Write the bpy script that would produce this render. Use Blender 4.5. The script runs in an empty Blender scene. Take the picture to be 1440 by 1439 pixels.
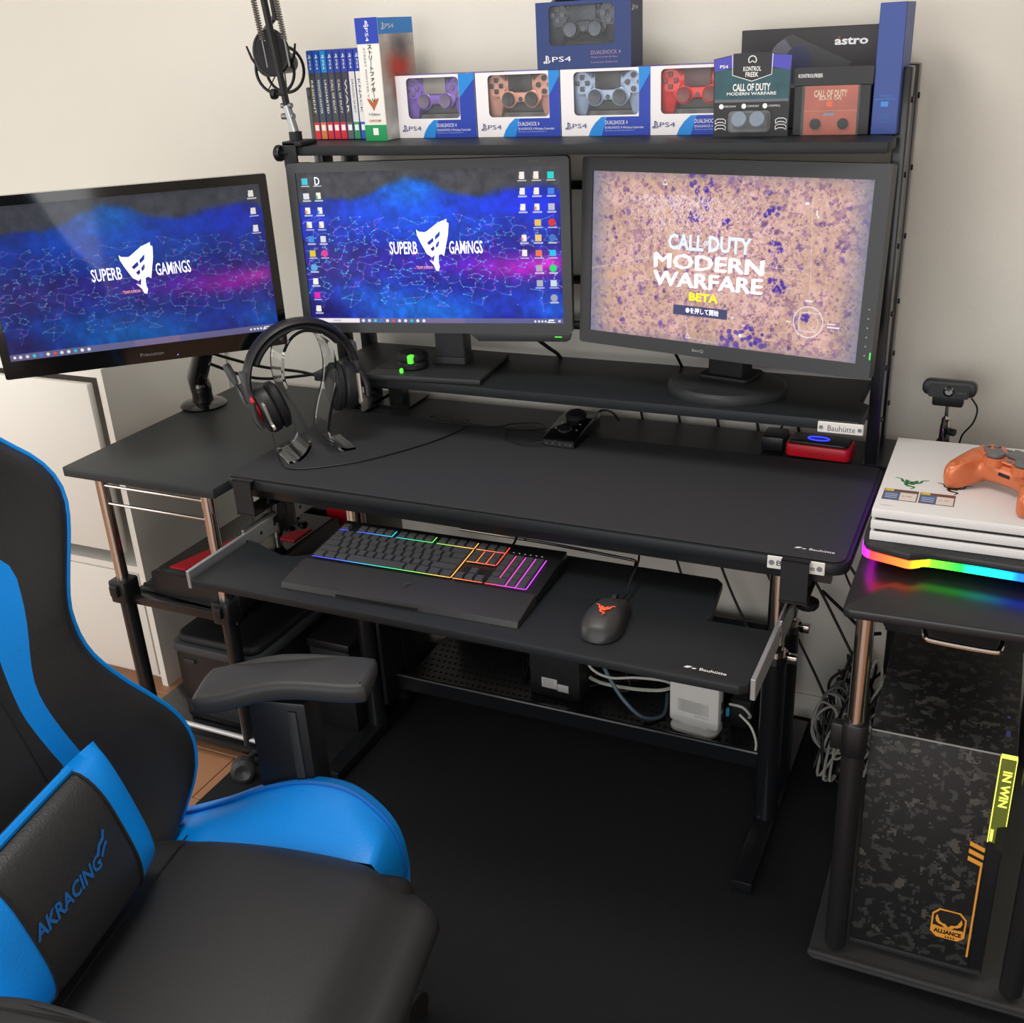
import bpy, bmesh, math, random
import numpy as np
from mathutils import Vector, Matrix, Euler
random.seed(4); np.random.seed(4)
sc = bpy.context.scene
COL = sc.collection
V = Vector

# ------------------------------------------------------------------ camera, light, exposure
cd = bpy.data.cameras.new('camera'); cam = bpy.data.objects.new('camera', cd); COL.objects.link(cam)
FPX = 1513.06
cd.sensor_fit = 'HORIZONTAL'; cd.sensor_width = 36.0; cd.lens = 36.0 * FPX / 1440.0
cd.clip_start = 0.02; cd.clip_end = 50
RW = ((0.90746144, 0.12869764, -0.39993831), (0.41704523, -0.39117553, 0.82039928), (-0.05086264, -0.91127308, -0.40864944))
m4 = Matrix.Identity(4)
for i in range(3):
    m4[i][0] = RW[i][0]; m4[i][1] = -RW[i][1]; m4[i][2] = -RW[i][2]
m4[0][3], m4[1][3], m4[2][3] = 0.0, 0.0, 1.50
cam.matrix_world = m4
sc.camera = cam
sc.view_settings.view_transform = 'Standard'
sc.view_settings.look = 'None'
sc.view_settings.exposure = 0.0
sc.view_settings.gamma = 1.0
sc.view_settings.use_curve_mapping = False

w = bpy.data.worlds.new('world'); sc.world = w; w.use_nodes = True
w.node_tree.nodes['Background'].inputs[0].default_value = (0.75, 0.88, 1.0, 1)
w.node_tree.nodes['Background'].inputs[1].default_value = 0.6

def area(name, loc, target, sx, sy, power, color, shape='RECTANGLE'):
    l = bpy.data.lights.new(name, 'AREA'); l.shape = shape; l.size = sx; l.size_y = sy; l.energy = power; l.color = color
    o = bpy.data.objects.new(name, l); COL.objects.link(o); o.location = loc
    o.rotation_euler = (V(target) - V(loc)).to_track_quat('-Z', 'Y').to_euler()
    return o
area('ceiling_lamp_light', (-0.95, 1.10, 2.36), (-0.95, 1.10, 0), 0.7, 0.7, 16, (1.0, 0.97, 0.92), 'DISK')
area('window_light', (-3.38, 0.55, 1.35), (0, 0.75, 1.0), 1.9, 1.7, 22, (0.95, 0.98, 1.0))
area('rear_fill_light', (-0.7, -1.72, 1.25), (-0.7, 2.0, 1.1), 3.4, 2.0, 62, (0.95, 0.975, 1.0))  # broad fill added behind the camera to lift the shaded back wall

# ------------------------------------------------------------------ helpers
def lin(c):
    r = []
    for v in c[:3]:
        v = v / 255.0
        r.append(v / 12.92 if v <= 0.04045 else ((v + 0.055) / 1.055) ** 2.4)
    return tuple(r) + (1.0,)
MC = {}
def mat(name, rgb, rough=0.5, metal=0.0, var=0.0, vscale=30, bump=0.0, bscale=200, emit=0.0, trans=0.0, alpha=1.0, coat=0.0, ior=1.45, spec=0.5):
    if name in MC: return MC[name]
    m = bpy.data.materials.new(name); m.use_nodes = True; MC[name] = m
    nt = m.node_tree; b = nt.nodes['Principled BSDF']
    c = lin(rgb)
    b.inputs['Base Color'].default_value = c
    b.inputs['Roughness'].default_value = rough; b.inputs['Metallic'].default_value = metal
    b.inputs['IOR'].default_value = ior; b.inputs['Specular IOR Level'].default_value = spec
    if trans: b.inputs['Transmission Weight'].default_value = trans
    if alpha < 1: b.inputs['Alpha'].default_value = alpha
    if coat: b.inputs['Coat Weight'].default_value = coat; b.inputs['Coat Roughness'].default_value = 0.08
    if emit: b.inputs['Emission Color'].default_value = c; b.inputs['Emission Strength'].default_value = emit
    if var or bump:
        tc = nt.nodes.new('ShaderNodeTexCoord')
        if var:
            n = nt.nodes.new('ShaderNodeTexNoise'); n.inputs['Scale'].default_value = vscale; n.inputs['Detail'].default_value = 5
            nt.links.new(tc.outputs['Object'], n.inputs['Vector'])
            mx = nt.nodes.new('ShaderNodeMix'); mx.data_type = 'RGBA'
            mx.inputs[6].default_value = tuple(x * (1 - var) for x in c[:3]) + (1,); mx.inputs[7].default_value = tuple(min(1, x * (1 + var)) for x in c[:3]) + (1,)
            nt.links.new(n.outputs['Fac'], mx.inputs[0]); nt.links.new(mx.outputs[2], b.inputs['Base Color'])
        if bump:
            n2 = nt.nodes.new('ShaderNodeTexNoise'); n2.inputs['Scale'].default_value = bscale; n2.inputs['Detail'].default_value = 3
            nt.links.new(tc.outputs['Object'], n2.inputs['Vector'])
            bp = nt.nodes.new('ShaderNodeBump'); bp.inputs['Strength'].default_value = bump; bp.inputs['Distance'].default_value = 0.002
            nt.links.new(n2.outputs['Fac'], bp.inputs['Height']); nt.links.new(bp.outputs['Normal'], b.inputs['Normal'])
    return m
def hot(c, k):
    """lamp colour whose main channels overshoot k times, as a bright diode does"""
    l = lin(c); return tuple(x if c[i] > 200 else x/k for i, x in enumerate(l[:3])) + (1.0,)
def ramp_emit(name, axis, lo, hi, stops, strength, k=1.0):
    """light strip whose lamp colour runs along one object axis"""
    m = bpy.data.materials.new(name); m.use_nodes = True; nt = m.node_tree; b = nt.nodes['Principled BSDF']
    tc = nt.nodes.new('ShaderNodeTexCoord'); sp = nt.nodes.new('ShaderNodeSeparateXYZ'); mr = nt.nodes.new('ShaderNodeMapRange'); cr = nt.nodes.new('ShaderNodeValToRGB')
    nt.links.new(tc.outputs['Object'], sp.inputs[0]); nt.links.new(sp.outputs[axis], mr.inputs[0])
    mr.inputs[1].default_value = lo; mr.inputs[2].default_value = hi
    nt.links.new(mr.outputs[0], cr.inputs[0])
    el = cr.color_ramp.elements
    el[0].position, el[0].color = stops[0][0], hot(stops[0][1], k); el[1].position, el[1].color = stops[-1][0], hot(stops[-1][1], k)
    for p, c in stops[1:-1]:
        e = el.new(p); e.color = hot(c, k)
    b.inputs['Base Color'].default_value = (.02, .02, .02, 1)
    nt.links.new(cr.outputs[0], b.inputs['Emission Color']); b.inputs['Emission Strength'].default_value = strength
    return m
def vcol_mat(name, strength=1.0, rough=0.35, base=(0.01, 0.01, 0.012, 1), emit=True):
    m = bpy.data.materials.new(name); m.use_nodes = True; nt = m.node_tree; b = nt.nodes['Principled BSDF']
    a = nt.nodes.new('ShaderNodeVertexColor'); a.layer_name = 'paint'
    b.inputs['Roughness'].default_value = rough; b.inputs['Specular IOR Level'].default_value = 0.16
    if emit:
        b.inputs['Base Color'].default_value = base
        nt.links.new(a.outputs[0], b.inputs['Emission Color']); b.inputs['Emission Strength'].default_value = strength
    else: nt.links.new(a.outputs[0], b.inputs['Base Color'])
    return m

def frame(o, u, v):
    u = V(u).normalized(); v = V(v); v = (v - u * v.dot(u)).normalized(); n = u.cross(v)
    M = Matrix.Identity(4)
    for i in range(3): M[i][0] = u[i]; M[i][1] = v[i]; M[i][2] = n[i]; M[i][3] = o[i]
    return M
class G:
    def __init__(s): s.bm = bmesh.new()
    def _x(s, vs, M):
        if M is not None: bmesh.ops.transform(s.bm, matrix=M, verts=vs)
    def box(s, lo, hi, bev=0.0, M=None, seg=2):
        x0, y0, z0 = lo; x1, y1, z1 = hi
        vs = [s.bm.verts.new(p) for p in ((x0,y0,z0),(x1,y0,z0),(x1,y1,z0),(x0,y1,z0),(x0,y0,z1),(x1,y0,z1),(x1,y1,z1),(x0,y1,z1))]
        fs = [s.bm.faces.new([vs[i] for i in f]) for f in ((3,2,1,0),(4,5,6,7),(0,1,5,4),(1,2,6,5),(2,3,7,6),(3,0,4,7))]
        s._x(vs, M)
        if bev:
            es = list({e for f in fs for e in f.edges})
            bmesh.ops.bevel(s.bm, geom=es, offset=bev, segments=seg, affect='EDGES', profile=0.5)
        return s
    def cyl(s, p0, p1, r, r2=None, n=16):
        return s.tube([p0, p1], r, n, r2)
    def tube(s, pts, r, n=8, r2=None, closed=False, cap=True):
        pts = [V(p) for p in pts]; N = len(pts); rings = []
        up = None
        for i, p in enumerate(pts):
            if closed: t = (pts[(i+1) % N] - pts[i-1])
            else: t = pts[min(i+1, N-1)] - pts[max(i-1, 0)]
            t.normalize()
            if up is None:
                up = V((0,0,1)) if abs(t.z) < 0.9 else V((1,0,0))
            a = (up - t * up.dot(t))
            if a.length < 1e-6: a = V((1,0,0)) - t * t.x
            a.normalize(); up = a; b = t.cross(a)
            rr = r if r2 is None else r + (r2 - r) * i / max(1, N-1)
            if isinstance(r, (list, tuple)): rr = r[i]
            rings.append([s.bm.verts.new(p + (a * math.cos(k*2*math.pi/n) + b * math.sin(k*2*math.pi/n)) * rr) for k in range(n)])
        for i in range(N if closed else N-1):
            A, B = rings[i], rings[(i+1) % N]
            for k in range(n): s.bm.faces.new((A[k], A[(k+1) % n], B[(k+1) % n], B[k]))
        if cap and not closed:
            s.bm.faces.new(list(reversed(rings[0]))); s.bm.faces.new(rings[-1])
        return s
    def prism(s, poly, depth, M=None, bev=0.0, seg=2):
        """closed 2D outline (anticlockwise) extruded from z=0 to z=depth in frame M"""
        ar = sum(poly[i][0]*poly[(i+1) % len(poly)][1] - poly[(i+1) % len(poly)][0]*poly[i][1] for i in range(len(poly)))
        if ar < 0: poly = poly[::-1]
        if depth < 0: z0, z1 = depth, 0
        else: z0, z1 = 0, depth
        A = [s.bm.verts.new((p[0], p[1], z0)) for p in poly]; B = [s.bm.verts.new((p[0], p[1], z1)) for p in poly]
        fs = [s.bm.faces.new(list(reversed(A))), s.bm.faces.new(B)]
        n = len(poly)
        for i in range(n): fs.append(s.bm.faces.new((A[i], A[(i+1) % n], B[(i+1) % n], B[i])))
        s._x(A + B, M)
        if bev:
            es = list(set(fs[0].edges) | set(fs[1].edges))
            bmesh.ops.bevel(s.bm, geom=es, offset=bev, segments=seg, affect='EDGES', profile=0.5)
        return s
    def flat(s, poly, M=None):
        ar = sum(poly[i][0]*poly[(i+1) % len(poly)][1] - poly[(i+1) % len(poly)][0]*poly[i][1] for i in range(len(poly)))
        if ar < 0: poly = poly[::-1]
        A = [s.bm.verts.new((p[0], p[1], p[2] if len(p) > 2 else 0)) for p in poly]
        s.bm.faces.new(A); s._x(A, M); return s
    def quad(s, *ps):
        s.bm.faces.new([s.bm.verts.new(p) for p in ps]); return s
    def holed(s, outer, holes, depth, M=None):
        vs = []
        def loop(poly, z):
            a = [s.bm.verts.new((p[0], p[1], z)) for p in poly]; vs.extend(a)
            return a, [s.bm.edges.new((a[i], a[(i+1) % len(a)])) for i in range(len(a))]
        L0, L1 = [], []
        for z, LL in ((0, L0), (depth, L1)):
            es = []
            for poly in [outer] + list(holes):
                a, e = loop(poly, z); LL.append(a); es += e
            bmesh.ops.triangle_fill(s.bm, edges=es, use_beauty=True)
        for a, b in zip(L0, L1):
            n = len(a)
            for i in range(n): s.bm.faces.new((a[i], a[(i+1) % n], b[(i+1) % n], b[i]))
        s._x(vs, M)
        return s
    def lathe(s, prof, M=None, n=24):
        rings = []; vs = []
        for r, z in prof:
            ring = [s.bm.verts.new((max(r, 1e-5) * math.cos(k*2*math.pi/n), max(r, 1e-5) * math.sin(k*2*math.pi/n), z)) for k in range(n)]
            rings.append(ring); vs += ring
        for A, B in zip(rings, rings[1:]):
            for k in range(n): s.bm.faces.new((A[k], A[(k+1) % n], B[(k+1) % n], B[k]))
        s.bm.faces.new(list(reversed(rings[0]))); s.bm.faces.new(rings[-1])
        s._x(vs, M); return s
    def ball(s, c, r, M=None, u=16, v=10):
        if not isinstance(r, (list, tuple)): r = (r, r, r)
        R = bmesh.ops.create_uvsphere(s.bm, u_segments=u, v_segments=v, radius=1.0)
        T = Matrix.Translation(c) @ Matrix.Diagonal((r[0], r[1], r[2], 1))
        bmesh.ops.transform(s.bm, matrix=(M @ T) if M is not None else T, verts=R['verts']); return s
    def grid(s, P):
        """P[i][j] -> surface"""
        vs = [[s.bm.verts.new(p) for p in row] for row in P]
        for i in range(len(P)-1):
            for j in range(len(P[0])-1):
                try: s.bm.faces.new((vs[i][j], vs[i][j+1], vs[i+1][j+1], vs[i+1][j]))
                except ValueError: pass
        return s
def part(name, g, m, parent=None, label=None, kind=None, smooth=35, fixn=True, sub=0, subnorm=False):
    me = bpy.data.meshes.new(name)
    if fixn: bmesh.ops.recalc_face_normals(g.bm, faces=g.bm.faces[:])
    g.bm.to_mesh(me); g.bm.free()
    if smooth:
        me.polygons.foreach_set('use_smooth', [True] * len(me.polygons)); me.set_sharp_from_angle(angle=math.radians(smooth))
    o = bpy.data.objects.new(name, me); COL.objects.link(o)
    if isinstance(m, (list, tuple)):
        for k in m: me.materials.append(k)
    else: me.materials.append(m)
    if parent: o.parent = parent
    if label: o['label'] = label
    if kind: o['kind'] = kind
    if sub:
        md = o.modifiers.new('subdivision', 'SUBSURF'); md.levels = sub; md.render_levels = sub
    return o
def thing(name, label, cat, loc=(0,0,0), rot=0.0, group=None):
    o = bpy.data.objects.new(name, None); COL.objects.link(o); o.empty_display_size = 0.05
    o.location = loc; o.rotation_euler = (0,0,rot) if not isinstance(rot, (tuple, list)) else rot
    o['label'] = label; o['category'] = cat
    if group: o['group'] = group
    return o
def thing_m(name, label, cat, M, group=None):
    o = thing(name, label, cat, group=group); o.matrix_world = M; return o
def copy_tree(o, parent=None):
    c = o.copy(); COL.objects.link(c)
    if parent: c.parent = parent
    for ch in list(o.children): copy_tree(ch, c)
    return c
TXT = {}
def text(parent, s, m, o, u, v, w=None, h=None, bold=0.0, extr=0.0, name='lettering', shear=0.0, label=None, align='C'):
    """flat lettering, centred on o, reading along u with its top towards v, fitted to w x h"""
    key = (s, bold, shear)
    if key not in TXT:
        cu = bpy.data.curves.new('lettering', 'FONT'); cu.body = s; cu.resolution_u = 2; cu.offset = bold; cu.shear = shear
        to = bpy.data.objects.new('lettering', cu); COL.objects.link(to)
        dg = bpy.context.evaluated_depsgraph_get(); me = bpy.data.meshes.new_from_object(to.evaluated_get(dg))
        co = np.empty(len(me.vertices) * 3, dtype=np.float32); me.vertices.foreach_get('co', co); co = co.reshape(-1, 3)
        faces = [tuple(p.vertices) for p in me.polygons]
        bpy.data.objects.remove(to); bpy.data.curves.remove(cu); bpy.data.meshes.remove(me)
        if len(co): co[:, :2] -= (co[:, :2].max(0) + co[:, :2].min(0)) / 2
        TXT[key] = (co, faces)
    co, faces = TXT[key]
    if not len(co): return None
    ext = co[:, :2].max(0) - co[:, :2].min(0)
    sx = (w / ext[0]) if w else None; sy = (h / ext[1]) if h else None
    if sx is None: sx = sy
    if sy is None: sy = sx
    u = V(u).normalized(); v = V(v); v = (v - u * v.dot(u)).normalized()
    o = V(o)
    if align == 'L': o = o + u * (ext[0] * sx / 2)
    me = bpy.data.meshes.new(name)
    me.from_pydata([tuple(o + u * float(p[0]) * sx + v * float(p[1]) * sy) for p in co], [], faces); me.update()
    me.materials.append(m)
    ob = bpy.data.objects.new(name, me); COL.objects.link(ob); ob.parent = parent
    if label: ob['label'] = label
    return ob
def rrect(x0, y0, x1, y1, r, n=4):
    if not isinstance(r, (list, tuple)): r = (r,)*4
    out = []
    for (cx, cy, a, rr) in ((x1-r[0], y0+r[0], -90, r[0]), (x1-r[1], y1-r[1], 0, r[1]), (x0+r[2], y1-r[2], 90, r[2]), (x0+r[3], y0+r[3], 180, r[3])):
        if rr <= 1e-6: out.append((cx, cy)); continue
        for k in range(n+1):
            t = math.radians(a + 90*k/n); out.append((cx + rr*math.cos(t), cy + rr*math.sin(t)))
    return out
def spline(pts, n=8):
    pts = [V(p) for p in pts]; out = []
    for i in range(len(pts)-1):
        p0 = pts[max(i-1, 0)]; p1 = pts[i]; p2 = pts[i+1]; p3 = pts[min(i+2, len(pts)-1)]
        for k in range(n):
            t = k/n; out.append(0.5*((2*p1) + (p2-p0)*t + (2*p0-5*p1+4*p2-p3)*t*t + (3*p1-p0-3*p2+p3)*t**3))
    out.append(pts[-1]); return out
def stroke(pts, w):
    """2D polyline thickened to a polygon; w may taper as a list"""
    L, R = [], []
    n = len(pts)
    for i in range(n):
        a = V(pts[max(i-1, 0)]).to_2d(); b = V(pts[min(i+1, n-1)]).to_2d(); t = (b-a)
        if t.length < 1e-9: t = V((1, 0)).to_2d()
        t.normalize(); q = V((-t.y, t.x)).to_2d(); ww = w[i] if isinstance(w, (list, tuple)) else w
        p = V(pts[i]).to_2d(); L.append(p + q*ww/2); R.append(p - q*ww/2)
    return L, R
def ribbon(g, pts, w, M=None, z=0.0):
    L, R = stroke(pts, w); vs = []
    A = [g.bm.verts.new((p.x, p.y, z)) for p in L]; B = [g.bm.verts.new((p.x, p.y, z)) for p in R]
    for i in range(len(A)-1): g.bm.faces.new((B[i], B[i+1], A[i+1], A[i]))
    g._x(A + B, M); return g

# ------------------------------------------------------------------ materials
WALL = mat('wall_paint', (221, 217, 207), 0.75, var=0.03, vscale=3, bump=0.25, bscale=160)
CEIL = mat('ceiling_paint', (235, 232, 226), 0.8)
DESK = mat('desk_black', (34, 37, 40), 0.45, var=0.10, vscale=160, bump=0.12, bscale=500, spec=0.3)
DESKL = mat('desk_charcoal', (48, 52, 54), 0.45, var=0.10, vscale=160, bump=0.12, bscale=500, spec=0.3)
EDGE = mat('black_edge', (28, 29, 32), 0.32)
MATF = mat('desk_mat_cloth', (47, 48, 51), 0.9, var=0.16, vscale=300, bump=0.4, bscale=700)
FLOORM = mat('floor_mat_cloth', (14, 17, 21), 0.92, var=0.25, vscale=60, bump=0.5, bscale=400)
WOOD = mat('floor_wood', (164, 118, 86), 0.35, var=0.16, vscale=9)
BLK = mat('black_plastic', (23, 24, 26), 0.38)
BLKM = mat('black_matt', (20, 21, 24), 0.6, bump=0.1, bscale=400)
BLKG = mat('black_gloss', (10, 11, 13), 0.07, coat=0.6)
STEELB = mat('black_steel', (21, 23, 26), 0.3, metal=0.0, coat=0.25)
CHROME = mat('chrome', (215, 210, 205), 0.12, metal=1.0)
STEEL = mat('brushed_steel', (165, 168, 170), 0.32, metal=1.0)
ZINC = mat('slide_zinc', (176, 180, 182), 0.38, metal=0.7)
GREYP = mat('bezel_grey', (58, 60, 63), 0.42, bump=0.08, bscale=600)
GREYD = mat('dark_grey_plastic', (44, 46, 48), 0.45)
WHT = mat('white_laminate', (232, 229, 220), 0.4)
WHTP = mat('white_plastic', (226, 225, 222), 0.35)
WHTINK = mat('white_ink', (235, 235, 235), 0.5)
GREYINK = mat('grey_ink', (120, 122, 126), 0.5)
BLKINK = mat('black_ink', (22, 22, 24), 0.5)
RED = mat('red_plastic', (200, 22, 38), 0.35)
BLUE = mat('blue_leather', (0, 140, 236), 0.42, bump=0.25, bscale=350, spec=0.4)
LEATH = mat('black_leather', (38, 39, 40), 0.45, bump=0.35, bscale=320, var=0.08, vscale=20)
FABR = mat('black_fabric', (31, 32, 34), 0.8, bump=0.35, bscale=600)
RUB = mat('rubber', (20, 20, 21), 0.7)
CABW = mat('white_cable', (205, 205, 198), 0.5)
CABB = mat('black_cable', (18, 18, 20), 0.5)
CABG = mat('grey_blue_cable', (96, 116, 132), 0.5)

# ------------------------------------------------------------------ the room
def struct(name, g, m): return part(name, g, m, kind='structure', smooth=0)
YW = 2.165
wb = struct('wall_back', G().box((-3.5, YW, 0), (1.9, YW+0.1, 2.5)), WALL)
struct('wall_left', G().box((-3.6, -1.8, 0), (-3.5, YW+0.1, 2.5)), WALL)
struct('wall_right', G().box((1.9, -1.8, 0), (2.0, YW+0.1, 2.5)), WALL)
struct('wall_front', G().box((-3.6, -1.9, 0), (2.0, -1.8, 2.5)), WALL)
struct('ceiling', G().box((-3.6, -1.9, 2.5), (2.0, YW+0.1, 2.6)), CEIL)
fl = struct('floor', G().box((-3.6, -1.9, -0.1), (2.0, YW+0.1, -0.004)), mat('floor_joint', (92, 62, 42), 0.6))
pm = None
k = 0
for i in range(-12, 13):
    y0 = 0.20 + i*0.15
    for j in range(-1, 6):
        x0 = -3.3 + j*0.9 - (0.45 if i % 2 else 0)
        x1 = x0+0.899; x0 = max(x0, -3.499)
        if x1 < -3.4: continue
        if x0 > -1.4 and y0 > 0.94: continue
        g = G().box((x0+0.001, y0+0.001, -0.006), (x1, y0+0.149, 0.0), bev=0.0012, seg=1)
        part('plank', g, WOOD, fl, smooth=0); k += 1
struct('baseboard_back', G().box((-1.80, YW-0.008, 0), (1.9, YW, 0.062), bev=0.002), WHT)
# ceiling lamp out of frame and window out of frame on the left
t = thing('ceiling_lamp', 'round white ceiling lamp above the desk', 'lamp', (-0.95, 1.10, 2.5))
part('lamp_base', G().lathe([(0.05, 0), (0.24, 0), (0.25, -0.03), (0.25, -0.06), (0.23, -0.10), (0.12, -0.125), (0.0, -0.13)]), mat('lamp_white', (250, 246, 236), 0.5), t)
# ------------------------------------------------------------------ floor mat
t = thing('floor_mat', 'large black floor mat under the desk and chair', 'mat', (0, 0, 0))
part('mat_sheet', G().prism(rrect(-1.475, 0.94, 1.2, 2.14, 0.01), 0.004, bev=0.001, seg=1), FLOORM, t)

# ------------------------------------------------------------------ white cabinet at the left
t = thing('white_cabinet', 'white cabinet against the wall left of the side table', 'cabinet', (-1.855, 1.73, 0))
X0 = -0.92
part('body', G().box((-0.018, 0, 0), (0, 0.42, 0.847)).box((X0, 0, 0), (X0+0.018, 0.42, 0.847)).box((X0+0.018, 0, 0.826), (-0.018, 0.42, 0.847)).box((X0+0.018, 0.40, 0), (-0.018, 0.42, 0.826)).box((X0+0.018, 0.0, 0.325), (-0.018, 0.40, 0.343)), WHT, t, smooth=0)
part('door', G().box((X0+0.022, -0.016, 0.385), (-0.036, 0.002, 0.813), bev=0.002), WHT, t)
part('drawer_front', G().box((X0+0.022, -0.002, 0.03), (-0.022, 0.016, 0.322), bev=0.002), WHT, t)
part('plinth', G().box((X0+0.018, 0.03, 0), (-0.018, 0.045, 0.03)), WHT, t, smooth=0)

# ------------------------------------------------------------------ side table left
TZ = 0.70
t = thing('side_table', 'charcoal topped side table on chrome and black legs, left of the desk', 'table', (-1.595, 1.83, 0))
def loc(o, p): return V(p) - V(o)
O = V((-1.595, 1.83, 0))
def L(x, y, z): return (x - O.x, y - O.y, z - O.z)
part('tabletop', G().box(L(-1.797, 1.515, TZ-0.022), L(-1.394, 2.145, TZ), bev=0.003), DESKL, t)
for x in (-1.735, -1.448):
    for y in (1.555, 2.10):
        part('leg', G().cyl(L(x, y, 0.40), L(x, y, TZ-0.022), 0.0135, n=18), CHROME, t, label='chrome upper leg tube')
        lt = part('leg_sleeve', G().cyl(L(x, y, 0.05), L(x, y, 0.41), 0.0175, n=18), STEELB, t, label='black lower leg tube')
        g = G().prism(rrect(-0.024, -0.026, 0.024, 0.024, 0.008), 0.052, M=Matrix.Translation(L(x, y, 0.372)), bev=0.003)
        g.box((x-O.x-0.012, y-O.y-0.036, 0.392), (x-O.x+0.010, y-O.y-0.024, 0.418), bev=0.003)
        part('clamp', g, BLK, t)
for z in (0.652, 0.610):
    part('rail', G().cyl(L(-1.735, 1.552, z), L(-1.448, 1.552, z), 0.003, n=8), CHROME, t)
sh = part('shelf', G().box(L(-1.755, 1.56, 0.362), L(-1.425, 2.12, 0.368)).box(L(-1.757, 1.553, 0.362), L(-1.425, 1.565, 0.385), bev=0.003).box(L(-1.757, 2.10, 0.362), L(-1.425, 2.12, 0.385), bev=0.003), STEELB, t)
for i in range(22):
    y = 1.575 + i*0.025
    part('shelf_wire', G().box(L(-1.752, y, 0.368), L(-1.43, y+0.006, 0.373)), BLK, sh, smooth=0)
part('bottom_shelf', G().box(L(-1.775, 1.53, 0.035), L(-1.392, 2.13, 0.05), bev=0.003), STEELB, t)
part('front_bar', G().cyl(L(-1.75, 1.545, 0.068), L(-1.40, 1.545, 0.068), 0.006, n=10), mat('pale_metal', (205, 208, 212), 0.35, metal=0.6), t)
for x in (-1.755, -1.415):
    for y in (1.55, 2.09):
        c = part('caster', G().cyl(L(x-0.014, y, 0.0195), L(x+0.014, y, 0.0195), 0.0185, n=20).box(L(x-0.012, y-0.012, 0.028), L(x+0.012, y+0.016, 0.036)), BLKM, t)
part('caster', G().lathe([(0.0, -0.022), (0.020, -0.022), (0.027, -0.016), (0.027, 0.012), (0.022, 0.018), (0.018, 0.02), (0.0, 0.012)], M=Matrix.Translation(L(-1.424, 1.488, 0.031)) @ Euler((math.radians(78), 0, math.radians(35))).to_matrix().to_4x4()).cyl(L(-1.424, 1.50, 0.048), L(-1.424, 1.535, 0.045), 0.006), mat('caster_grey', (52, 54, 57), 0.45), t)

# ------------------------------------------------------------------ arcade controller on the side table shelf
t = thing('arcade_controller', 'black arcade controller with red panels on the side table shelf', 'controller', (-1.54, 1.78, 0.386))
O = V((-1.54, 1.78, 0.386))
zt = 0.058
g = G().prism([(-0.128, -0.205), (0.03, -0.205), (0.055, -0.215), (0.12, -0.215), (0.12, 0.175), (-0.128, 0.175)], zt, bev=0.006)
part('body', g, BLK, t)
part('top_panel', G().prism(rrect(-0.118, -0.19, 0.11, 0.165, 0.004), 0.003, M=Matrix.Translation((0, 0, zt))), BLKG, t)
part('red_panel', G().prism([(-0.092, -0.182), (-0.048, -0.182), (0.005, 0.0), (-0.035, 0.02)], 0.003, M=Matrix.Translation((0, 0, zt+0.003))), RED, t)
part('red_panel', G().prism([(-0.02, 0.045), (0.02, 0.03), (0.03, 0.07), (0.0, 0.085)], 0.003, M=Matrix.Translation((0, 0, zt+0.003))), RED, t)
part('red_panel', G().prism([(0.06, 0.02), (0.10, 0.02), (0.10, 0.09), (0.06, 0.06)], 0.003, M=Matrix.Translation((0, 0, zt+0.003))), RED, t)
for i, (x, y) in enumerate(((0.03, 0.07), (0.045, 0.10), (0.06, 0.13), (0.02, 0.11), (0.03, 0.145))):
    part('button', G().lathe([(0.0, 0), (0.013, 0), (0.013, 0.004), (0.010, 0.006), (0.010, 0.009), (0.0, 0.010)], M=Matrix.Translation((x, y-0.02, zt+0.003))), BLKG, t)
js = part('joystick', G().cyl((0.045, 0.03, zt), (0.045, 0.03, zt+0.04), 0.005), STEEL, t)
part('joystick_ball', G().ball((0.045, 0.03, zt+0.045), 0.017), BLK, js)

# red carton standing at the back of the shelf
t = thing('red_carton', 'small red carton standing at the back of the side table shelf', 'box', (-1.452, 2.035, 0.374))
part('carton', G().box((-0.035, -0.035, 0), (0.035, 0.035, 0.10), bev=0.001, seg=1), RED, t)
part('lid_flap', G().box((-0.0345, -0.036, 0.07), (0.0345, -0.035, 0.0995)), mat('red_dark', (170, 14, 30), 0.4), t, smooth=0)

# storage box on the bottom shelf
t = thing('storage_box', 'black storage box with padded lid on the bottom shelf of the side table', 'box', (-1.54, 1.80, 0.0505))
part('body', G().box((-0.118, -0.215, 0.0), (0.118, 0.21, 0.19), bev=0.012), BLK, t)
part('rim', G().prism(rrect(-0.124, -0.222, 0.124, 0.216, 0.022), 0.022, M=Matrix.Translation((0, 0, 0.187)), bev=0.005), mat('rim_grey', (58, 62, 66), 0.4), t)
part('lid', G().prism(rrect(-0.116, -0.214, 0.116, 0.208, 0.03), 0.022, M=Matrix.Translation((0, 0, 0.207)), bev=0.010, seg=3), BLKM, t)
gr = part('grille', G().box((-0.105, -0.2175, 0.018), (0.105, -0.214, 0.06), bev=0.002), BLKM, t)
g = G()
for i in range(24):
    x = -0.10 + i*0.0086
    for s_ in (1, -1): g.quad((x, -0.2178, 0.022), (x+0.0012, -0.2178, 0.022), (x+0.0012+0.012*s_, -0.2178, 0.056), (x+0.012*s_, -0.2178, 0.056))
part('grille_mesh', g, mat('grille_line', (62, 64, 66), 0.4), gr, kind='stuff', smooth=0)
part('latch', G().box((-0.092, -0.219, 0.158), (-0.060, -0.213, 0.170), bev=0.002), GREYD, t)
# low box under the desk
t = thing('floor_box', 'low plain black box on the floor under the left end of the desk', 'box', (-1.332, 1.93, 0.0045))
part('body', G().box((-0.055, -0.20, 0), (0.055, 0.16, 0.215), bev=0.004), BLKM, t)
part('lid', G().box((-0.0575, -0.203, 0.2155), (0.0575, 0.163, 0.238), bev=0.004), BLK, t)

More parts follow.
